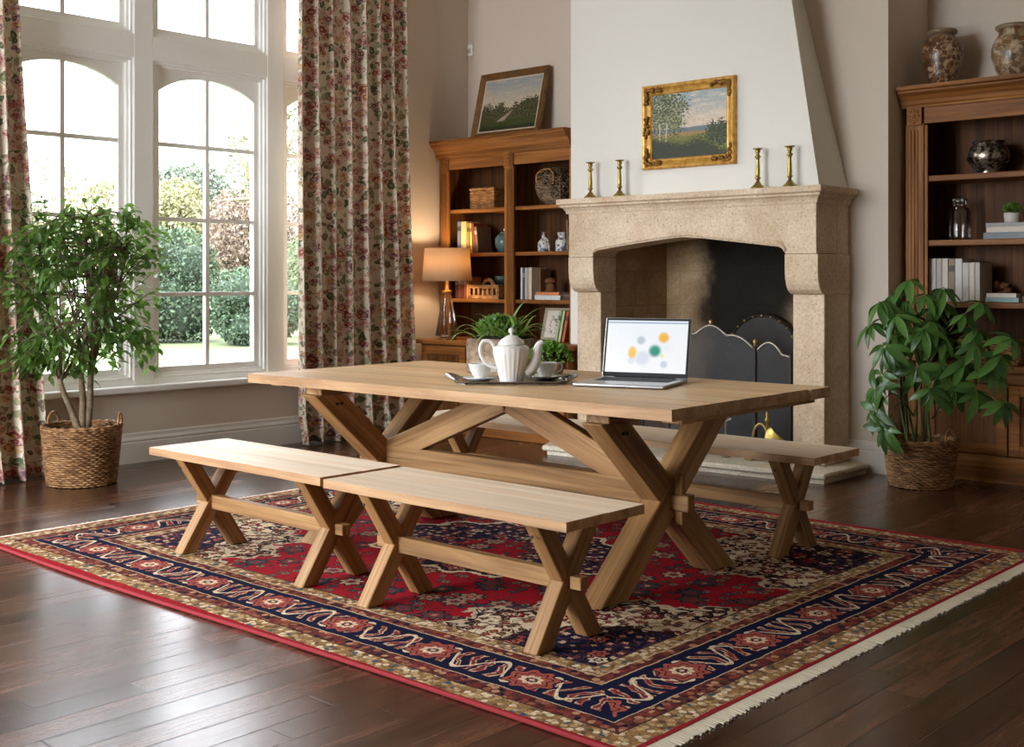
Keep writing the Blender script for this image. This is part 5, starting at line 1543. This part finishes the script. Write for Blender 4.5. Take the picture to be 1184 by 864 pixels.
b = nb(); lathe(b, [(0.050, 0.0), (0.054, 0.004), (0.052, 0.012), (0.058, 0.040), (0.068, 0.080), (0.077, 0.115), (0.081, 0.140), (0.079, 0.152), (0.068, 0.160), (0.054, 0.165)], 88, rfun=flute); obj('body', b, M['china'], t, smooth=True)
b = nb(); lathe(b, [(0.060, 0.1655), (0.058, 0.172), (0.044, 0.188), (0.024, 0.202), (0.008, 0.208)], 40); o = obj('lid', b, M['china'], t, smooth=True)
b = nb(); lathe(b, [(0.006, 0.207), (0.005, 0.212), (0.013, 0.220), (0.014, 0.228), (0.008, 0.236), (0.001, 0.239)], 16); obj('knob', b, M['china'], o, smooth=True)
b = nb(); tube(b, catmull([(0.062, 0, 0.040), (0.085, 0, 0.060), (0.105, 0, 0.095), (0.112, 0, 0.135), (0.122, 0, 0.165), (0.140, 0, 0.178)], 6), lambda q: 0.024 * (1 - q) ** 0.8 + 0.0085, 14); obj('spout', b, M['china'], t, smooth=True)
b = nb(); tube(b, catmull([(-0.074, 0, 0.150), (-0.092, 0, 0.178), (-0.125, 0, 0.178), (-0.138, 0, 0.140), (-0.122, 0, 0.095), (-0.090, 0, 0.068), (-0.064, 0, 0.058)], 7), 0.0075, 10); obj('handle', b, M['china'], t, smooth=True)

def cup_and_saucer(u, f, side, wh):
    p = on(TRC, u, f, ZY)
    s = thing('saucer', p, 'white china saucer under the %s' % wh, 'saucer', 'white saucers on the tray', rz=RZ)
    b = nb(); lathe(b, [(0.036, 0.0), (0.040, 0.002), (0.060, 0.007), (0.078, 0.016), (0.079, 0.018), (0.060, 0.011), (0.036, 0.006), (0.0, 0.0055)], 40); obj('dish', b, M['china'], s, smooth=True)
    c = thing('teacup', (p[0], p[1], p[2] + 0.0068), 'white embossed china %s' % wh, 'cup', 'white teacups on the tray', rz=RZ)
    b = nb(); lathe(b, [(0.024, 0.0), (0.027, 0.003), (0.024, 0.008), (0.034, 0.020), (0.046, 0.042), (0.052, 0.064), (0.055, 0.070), (0.053, 0.070), (0.044, 0.044), (0.030, 0.018), (0.0, 0.010)], 48, rfun=lambda a, k, z: 1 + (0.012 * math.sin(a * 12) * math.sin(z * 260) if 2 < k < 6 else 0)); obj('bowl', b, M['china'], c, smooth=True)
    b = nb(); tube(b, catmull([(0.046, 0, 0.060), (0.064, 0, 0.068), (0.074, 0, 0.052), (0.066, 0, 0.034), (0.040, 0, 0.024)], 6), 0.004, 8); obj('handle', b, M['china'], c, smooth=True)
cup_and_saucer(-0.140, -0.022, 1, 'teacup on the handle side of the teapot')
cup_and_saucer(0.152, 0.058, 1, 'teacup beneath the teapot spout')

# stone planter with arching blades
RP = math.radians(24)
t = thing('potted_spider_plant', (-4.005, 4.305, ZT), 'weathered square stone planter of arching green blades behind the teapot', 'plant', rz=RP)
b = nb(); w, d, h = 0.15, 0.085, 0.165
prism(b, [(-w, -d), (w, -d), (w, d), (-w, d)], 0.0, h, 'xy', 0.006); 
bmesh.ops.subdivide_edges(b, edges=b.edges[:], cuts=5, use_grid_fill=True)
r = random.Random(6)
for v in b.verts: v.co += Vector((r.gauss(0, .0012), r.gauss(0, .0012), r.gauss(0, .0010) if v.co.z > 0.01 else 0))
obj('planter', b, M['stonepot'], t)
b = nb(); box(b, -w + 0.02, w - 0.02, -d + 0.02, d - 0.02, h - 0.005, h + 0.010, 0.005); obj('soil', b, M['soil'], t)
def blades(name, parent, mat, n, base, Lr, seed, wid=0.011, spread=(1, 1)):
    r = random.Random(seed); vs, fs = [], []
    for k in range(n):
        a = r.random() * 6.28; Ln = r.uniform(*Lr); el = r.uniform(0.25, 1.05)
        p = Vector((base[0] * r.uniform(-1, 1), base[1] * r.uniform(-1, 1), base[2]))
        d = Vector((math.cos(a) * math.cos(el) * spread[0], math.sin(a) * math.cos(el) * spread[1], math.sin(el)))
        side = Vector((-d.y, d.x, 0)).normalized(); N = 9; i0 = len(vs)
        droop = r.uniform(1.6, 3.0)
        for i in range(N + 1):
            q = i / N
            wd = wid * math.sin(min(1, q * 3 + 0.25) * PI / 2) * (1 - q ** 2.2) + 0.0008
            vs += [p + side * wd, p + Vector((0, 0, -0.25 * wd)), p - side * wd]
            p = p + d * (Ln / N); d = (d + Vector((0, 0, -droop * q / N * 1.6))).normalized()
        for i in range(N):
            q = i0 + i * 3
            fs += [(q, q + 1, q + 4, q + 3), (q + 1, q + 2, q + 5, q + 4)]
    return pyobj(name, vs, fs, mat, parent, True)
blades('leaf_blade', t, M['blade'], 46, (0.11, 0.05, h), (0.12, 0.27), 11, 0.009, (1.0, 0.8))
leaf_tuft('foliage', t, M['ficus'], 700, (-0.01, 0, h + 0.005), 0.115, 0.09, 0.030, 5)
t = thing('potted_moss', (-3.742, 4.368, ZT), 'small bowl of bright green mossy plant behind the teacup under the spout', 'plant')
b = nb(); lathe(b, [(0.050, 0), (0.058, 0.004), (0.072, 0.04), (0.078, 0.066), (0.070, 0.066), (0.062, 0.05), (0.0, 0.05)], 28); obj('pot', b, M['stonepot'], t, smooth=True)
b = nb(); lathe(b, [(0.060, 0.052), (0.088, 0.07), (0.082, 0.105), (0.05, 0.128), (0.0, 0.135)], 20); obj('soil', b, M['soil'], t, smooth=True)
leaf_tuft('foliage', t, M['moss'], 2600, (0, 0, 0.062), 0.100, 0.078, 0.022, 9)

# laptop
th = math.radians(18)
t = thing('laptop', (-3.266, 3.960, ZT + 0.0012), 'open silver laptop with a bright blurred chart on its screen', 'laptop', rz=th)
LW, LD = 0.402, 0.365
b = nb(); prism(b, [(0, 0), (LW, 0), (LW, LD), (0, LD)], 0.0, 0.0135, 'xy'); bevel_all(b, 0.004, 2); obj('base', b, M['alu'], t)
b = nb(); box(b, 0.03, LW - 0.03, 0.165, 0.315, 0.0136, 0.0139); obj('keyboard_well', b, M['black'], t)
b = nb()
for j in range(6):
    n = 14
    for i in range(n):
        x0 = 0.034 + (LW - 0.068) * i / n; y0 = 0.168 + 0.144 * j / 6
        if j == 0 and 4 <= i <= 8:
            if i > 4: continue
            box(b, x0 + 0.0012, x0 + 5 * (LW - 0.068) / n - 0.0012, y0 + 0.001, y0 + 0.022, 0.0140, 0.0152); continue
        box(b, x0 + 0.0012, x0 + (LW - 0.068) / n - 0.0012, y0 + 0.001, y0 + 0.022, 0.0140, 0.0152)
obj('keys', b, M['black'], t)
b = nb(); box(b, LW / 2 - 0.075, LW / 2 + 0.075, 0.025, 0.145, 0.0136, 0.0138); obj('trackpad', b, material('trackpad_glass', color=L(170, 172, 176), rough=0.2, metal=0.7), t)
b = nb(); box(b, 0.06, LW - 0.06, LD - 0.010, LD + 0.002, 0.006, 0.018, 0.003); obj('hinge', b, M['black'], t)
lid = bpy.data.objects.new('lid', None)
LH = 0.272
b = nb(); box(b, 0.0, LW, 0.002, 0.009, 0.0, LH, 0.003, 2)
lid = obj('lid', b, M['alu'], t); lid.location = (0, LD - 0.004, 0.014); lid.rotation_euler = (-math.radians(13), 0, 0)
b = nb(); box(b, 0.003, LW - 0.003, 0.0006, 0.0022, 0.003, LH - 0.003, 0.001); obj('bezel', b, M['black'], lid)
def _scr():
    u, v, _ = sep(coord('UV'))
    c = mix(v, L(250, 251, 252), L(240, 246, 252))
    c = mix(step(noise(vec(u, v, 0.0), 3.0, 2), 0.5, 0.7) * 0.35, c, L(228, 234, 240))
    def dot(c, cx, cy, s, col, st=1.0, sy=None):
        q = (u - cx) * (u - cx) / (s * s) + (v - cy) * (v - cy) * 0.42 / ((sy or s) ** 2)
        return mix(step(q, 1.3, 0.15) * st, c, col)
    c = dot(c, 0.61, 0.42, 0.085, L(40, 150, 130)); c = dot(c, 0.71, 0.68, 0.075, L(246, 186, 60)); c = dot(c, 0.33, 0.38, 0.06, L(247, 200, 84), 1.0, 0.09)
    c = dot(c, 0.43, 0.62, 0.06, L(178, 190, 200), 0.8); c = dot(c, 0.46, 0.28, 0.10, L(206, 214, 232), 0.7); c = dot(c, 0.73, 0.17, 0.05, L(190, 204, 226), 0.8)
    c = dot(c, 0.70, 0.33, 0.03, L(240, 230, 150), 0.8); c = dot(c, 0.32, 0.22, 0.05, L(214, 222, 232), 0.7)
    c = mix(band(v, 0.945, 0.965), c, L(150, 170, 190)); c = mix(v > 0.965, c, L(226, 234, 244))
    return dict(c=(0.02, 0.02, 0.02), e=c, es=0.152)
M['screen'] = material('lit_screen', _scr, rough=0.15)
m_ = 0.0125
pyobj('screen', [(m_, 0.0003, 0.022), (LW - m_, 0.0003, 0.022), (LW - m_, 0.0003, LH - m_), (m_, 0.0003, LH - m_)], [(0, 1, 2, 3)], M['screen'], lid, uvs=[(0, 0), (1, 0), (1, 1), (0, 1)])

# ================================================================== floor plants
def basket_parts(t, rb, rtop, h, nst, rows, handles):
    """woven round basket: courses of split cane over upright stakes"""
    b = nb(); seg = nst * 4
    for k in range(rows):
        z = 0.008 + (h - 0.02) * k / (rows - 1); q = k / (rows - 1)
        R = rb + (rtop - rb) * (q ** 0.85)
        pts = []
        for i in range(seg):
            a = 2 * PI * i / seg
            rr = R + 0.0065 * math.sin(nst * a + (PI if k % 2 else 0))
            pts.append((rr * math.cos(a), rr * math.sin(a), z))
        tube(b, pts, h / rows * 0.50, 5, closed=True)
    obj('basket', b, M['wicker'], t, smooth=True)
    b = nb()
    for dz, rr in ((-0.012, rtop + 0.004), (0.0, rtop + 0.003)):
        tube(b, [((rr + 0.004 * math.sin(26 * a)) * math.cos(a), (rr + 0.004 * math.sin(26 * a)) * math.sin(a), h + dz + 0.003 * math.cos(26 * a)) for a in [2 * PI * i / 130 for i in range(130)]], 0.0085, 6, closed=True)
    obj('rim', b, M['wicker'], t, smooth=True)
    b = nb(); lathe(b, [(rb - 0.012, 0.002), (rb - 0.01, 0.004), (rtop - 0.012, h - 0.004)], 32); obj('lining', b, M['wicker_dark'], t, smooth=True) if False else b.free()
    for a in handles:
        b = nb(); c, s = math.cos(a), math.sin(a); w = 0.048
        pts = []
        for i in range(13):
            q = PI * i / 12
            along = w * math.cos(q); up_ = 0.078 * math.sin(q)
            pts.append((rtop * c - s * along, rtop * s + c * along, h - 0.006 + up_))
        tube(b, pts, 0.0075, 7); obj('handle', b, M['wicker_light'], t, smooth=True)
    b = nb(); lathe(b, [(rb - 0.012, 0.004), (rtop - 0.016, h - 0.055), (0.0, h - 0.045)], 32); obj('soil', b, M['soil'], t, smooth=True)

def leafmesh(name, parent, mat, leaves, seg=3, cup=0.25, curl=0.35):
    """leaves: (base, direction, normal-ish, length, width)"""
    vs, fs = [], []
    for p, d, nrm_, Ln, wd in leaves:
        p = Vector(p); d = Vector(d).normalized(); side = d.cross(Vector(nrm_)).normalized()
        up_ = side.cross(d).normalized(); i0 = len(vs)
        for i in range(seg + 1):
            q = i / seg
            ww = wd * (math.sin(PI * min(1, q * 0.92 + 0.06)) ** 0.8) * 0.5
            if i == seg: ww = wd * 0.03
            c = p + d * (Ln * q) - up_ * (curl * Ln * q * q)
            vs += [c + side * ww + up_ * (cup * ww), c, c - side * ww + up_ * (cup * ww)]
        for i in range(seg):
            k = i0 + i * 3
            fs += [(k, k + 1, k + 4, k + 3), (k + 1, k + 2, k + 5, k + 4)]
    return pyobj(name, vs, fs, mat, parent, True)

FXY = (-6.845, 3.625)
t = thing('potted_fig_tree', (FXY[0], FXY[1], 0.0015), 'bushy small-leaved indoor fig tree in a wicker basket by the window', 'plant')
basket_parts(t, 0.193, 0.224, 0.352, 30, 26, (math.radians(200), math.radians(48)))
r = random.Random(21)
b = nb(); tips = []
def lim(p):
    p = Vector(p)
    if p.x < -0.235: p.x = -0.235 + (p.x + 0.235) * 0.1
    return p
trunks = [[(0.015, -0.02, 0.30), (-0.03, -0.055, 0.45), (-0.075, -0.10, 0.62), (-0.05, -0.12, 0.85), (-0.08, -0.20, 1.15), (-0.05, -0.24, 1.45)],
          [(0.0, 0.0, 0.30), (0.01, 0.0, 0.50), (-0.01, 0.0, 0.72), (0.03, 0.02, 0.98), (0.0, 0.05, 1.25), (0.02, 0.0, 1.60)],
          [(0.0, 0.03, 0.30), (0.03, 0.035, 0.48), (0.01, 0.06, 0.70), (0.05, 0.12, 0.95), (0.08, 0.20, 1.20), (0.06, 0.26, 1.42)]]
for T_ in trunks: tube(b, catmull(T_, 6), lambda q: 0.019 * (1 - q) + 0.005, 8)
for k in range(150):
    T_ = trunks[r.randrange(3)]; s0 = Vector(T_[r.randrange(3, 6)]) if r.random() < 0.75 else Vector(T_[2]) 
    z = 0.68 + 1.02 * r.random() ** 0.75
    zz = (z - 1.22) / 0.54
    R = math.sqrt(max(0.06, 1 - zz * zz)) if zz > -0.6 else 0.75
    a = r.random() * 6.28; q = R * r.random() ** 0.42
    e = lim((0.26 * q * math.cos(a) + 0.02, 0.56 * q * math.sin(a), z))
    if e.z < s0.z: e.z = s0.z * 0.5 + e.z * 0.5
    m = s0.lerp(e, 0.5) + Vector((0, 0, 0.06))
    tube(b, catmull([s0, m, e], 3), lambda q: 0.0045 * (1 - q) + 0.0015, 4)
    tips.append((m, e))
for k in range(34):  # low drooping sprays
    a = r.random() * 6.28
    e = lim((0.20 * math.cos(a), 0.46 * math.sin(a), 0.66 + 0.22 * r.random()))
    s0 = Vector((0.3 * e.x, 0.35 * e.y, e.z + 0.18)); m = s0.lerp(e, 0.55) + Vector((0, 0, 0.04)); tips.append((m, e))
    tube(b, [s0, m, e], 0.002, 4)
obj('trunk', b, M['bark'], t, smooth=True)
lv = []
for m, e in tips:
    n = 13
    for i in range(n):
        q = 0.15 + 0.95 * i / (n - 1)
        p = m.lerp(e, q) + Vector((r.gauss(0, .018), r.gauss(0, .018), r.gauss(0, .018)))
        d = (e - m).normalized() * 0.5 + Vector((r.gauss(0, .7), r.gauss(0, .7), -0.35 + r.gauss(0, .45)))
        p = lim(p)
        if p.x < -0.2: d.x = abs(d.x)
        lv.append((p, d, Vector((r.gauss(0, .5), r.gauss(0, .5), 1)), r.uniform(0.050, 0.084), r.uniform(0.022, 0.036)))
leafmesh('foliage', t, M['ficus'], lv, 3, 0.3, 0.25)

SXY = (-3.05, 6.975)
t = thing('potted_umbrella_plant', (SXY[0], SXY[1], 0.0015), 'dark green umbrella plant in a wicker basket between fireplace and bookcase', 'plant')
basket_parts(t, 0.175, 0.208, 0.282, 30, 22, (math.radians(-14), math.radians(166)))
r = random.Random(33)
# whorls: lateral offset (towards image right), height, depth offset
WH = [(-0.07, 1.23, 0.0), (-0.16, 1.14, 0.05), (-0.25, 1.10, -0.05), (-0.31, 0.97, -0.05), (-0.02, 1.14, -0.12), (0.10, 1.18, -0.10), (0.26, 1.10, -0.28), (0.0, 0.99, -0.18), (-0.17, 0.90, -0.10), (0.05, 0.90, -0.22),
      (-0.26, 0.84, -0.15), (-0.26, 0.67, -0.10), (-0.30, 0.46, -0.12), (-0.26, 0.36, -0.16), (-0.08, 0.72, -0.16), (0.06, 0.70, -0.20), (0.17, 0.76, -0.24), (0.22, 0.58, -0.30), (0.34, 0.53, -0.38), (0.38, 0.90, -0.40), (0.18, 1.03, -0.22), (-0.11, 1.02, -0.06), (-0.03, 0.84, -0.05),
      (0.13, 0.88, -0.16), (0.30, 0.72, -0.34), (-0.10, 1.10, -0.02), (0.04, 1.06, -0.05), (0.24, 0.94, -0.26), (0.10, 0.62, -0.26), (-0.18, 0.76, -0.05),
      (-0.20, 1.02, -0.16), (-0.06, 0.94, -0.24), (0.13, 1.10, -0.02), (0.20, 0.86, -0.34), (-0.30, 0.58, -0.10), (-0.04, 0.60, -0.28), (0.32, 0.80, -0.40)]
b = nb(); lv = []
stems = []
for k in range(8):
    a = 2 * PI * k / 8
    s0 = Vector((0.07 * math.cos(a), 0.07 * math.sin(a) - 0.01, 0.24)); s1 = Vector((0.10 * math.cos(a), 0.09 * math.sin(a) - 0.05, 0.62 + 0.30 * r.random()))
    stems.append((s0, s1)); tube(b, catmull([s0, s0.lerp(s1, 0.5) + Vector((r.gauss(0, .015), r.gauss(0, .015), 0)), s1], 5), lambda q: 0.010 - 0.004 * q, 7)
for u, z, f in WH:
    c = rt * u + fw * f; c.z = z
    c.x = max(c.x, -0.50); c.y = min(c.y, 0.16)
    s = min(stems, key=lambda q: (q[1] - c).length)
    st = s[0].lerp(s[1], 0.75 if z > 0.6 else 0.35)
    m = st.lerp(c, 0.55) + Vector((0, 0, 0.07 if z > 0.6 else 0.12))
    tube(b, catmull([st, m, c], 5), lambda q: 0.0045 - 0.002 * q, 6)
    axis = (c - m).normalized() * 0.7 + Vector((0, -0.35, 0.5)); axis.normalize()
    e1 = axis.orthogonal().normalized(); e2 = axis.cross(e1)
    n = r.randrange(6, 9)
    ph = r.random() * 6.28
    for i in range(n):
        a = ph + 2 * PI * i / n + r.gauss(0, 0.12)
        rad = e1 * math.cos(a) + e2 * math.sin(a)
        d = rad + axis * 0.15 + Vector((0, 0, -0.45 - 0.5 * r.random()))
        if c.y + d.normalized().y * 0.18 > 0.30: d.y *= 0.3
        Ln = r.uniform(0.10, 0.17)
        lv.append((c + rad * 0.008, d, axis + Vector((0, 0, 0.3)), Ln, Ln * r.uniform(0.30, 0.38)))
obj('stem', b, M['greenstem'], t, smooth=True)
leafmesh('foliage', t, M['scheff'], lv, 7, 0.28, 0.30)

# ================================================================== camera and light
cam = bpy.data.cameras.new('camera'); co = bpy.data.objects.new('camera', cam); COL.objects.link(co)
co.location = (0, 0, 1.25); co.rotation_euler = (PI / 2, 0, math.radians(42.4))
cam.sensor_fit = 'HORIZONTAL'; cam.sensor_width = 36.0; cam.lens = 36.0 * 1389.0 / 1184.0
cam.shift_y = -(432 - 321) / 1184.0
cam.clip_start = 0.05; cam.clip_end = 300
SC.camera = co

w = bpy.data.worlds.new('overcast_sky'); SC.world = w; w.use_nodes = True
E.nt = w.node_tree
bg = w.node_tree.nodes['Background']
gx, gy, gz = sep(coord('Generated'))          # overcast: zenith brighter than the horizon, extra glow added behind the camera to brighten the room
el = emax(gz, 0.0)
glow = step(gx * 0.10 + gy * -0.90 + gz * 0.42, 0.2, 1.0)
put(bg.inputs[1], (1.0 + 2.0 * el) * (1.0 + glow * 2.6)); put(bg.inputs[0], (0.92, 0.97, 1.04))

def portal(q):
    l = bpy.data.lights.new('daylight_portal', 'AREA'); l.shape = 'RECTANGLE'; l.size = q[1] - q[0]; l.size_y = q[3] - q[2]
    l.cycles.is_portal = True
    o = bpy.data.objects.new('daylight_portal', l); COL.objects.link(o)
    o.location = (XO - 0.2, (q[0] + q[1]) / 2, (q[2] + q[3]) / 2); o.rotation_euler = (PI / 2, 0, -PI / 2)
for q in BAYS: portal(q)
l = bpy.data.lights.new('daylight_portal', 'AREA'); l.shape = 'RECTANGLE'; l.size = FW[1] - FW[0]; l.size_y = FW[3] - FW[2]; l.cycles.is_portal = True
o = bpy.data.objects.new('daylight_portal', l); COL.objects.link(o); o.location = ((FW[0] + FW[1]) / 2, YF - 0.25, (FW[2] + FW[3]) / 2); o.rotation_euler = (PI / 2, 0, 0)
l = bpy.data.lights.new('lamp_light', 'POINT'); l.energy = 1.9; l.color = (1.0, 0.76, 0.50); l.shadow_soft_size = 0.04
o = bpy.data.objects.new('lamp_light', l); COL.objects.link(o); o.location = (-7.005, 6.885, 0.7465 + 0.66)

vs_ = SC.view_settings
SC.display_settings.display_device = 'sRGB'
vs_.view_transform = 'Standard'; vs_.look = 'None'; vs_.gamma = 1.0; vs_.use_curve_mapping = False
vs_.exposure = 2.65
cy = SC.cycles
cy.use_denoising = True
try: cy.denoiser = 'OPENIMAGEDENOISE'
except Exception: pass
cy.max_bounces = 10; cy.diffuse_bounces = 6; cy.glossy_bounces = 4; cy.transmission_bounces = 6; cy.transparent_max_bounces = 16
cy.sample_clamp_indirect = 8.0
cy.caustics_reflective = False; cy.caustics_refractive = False
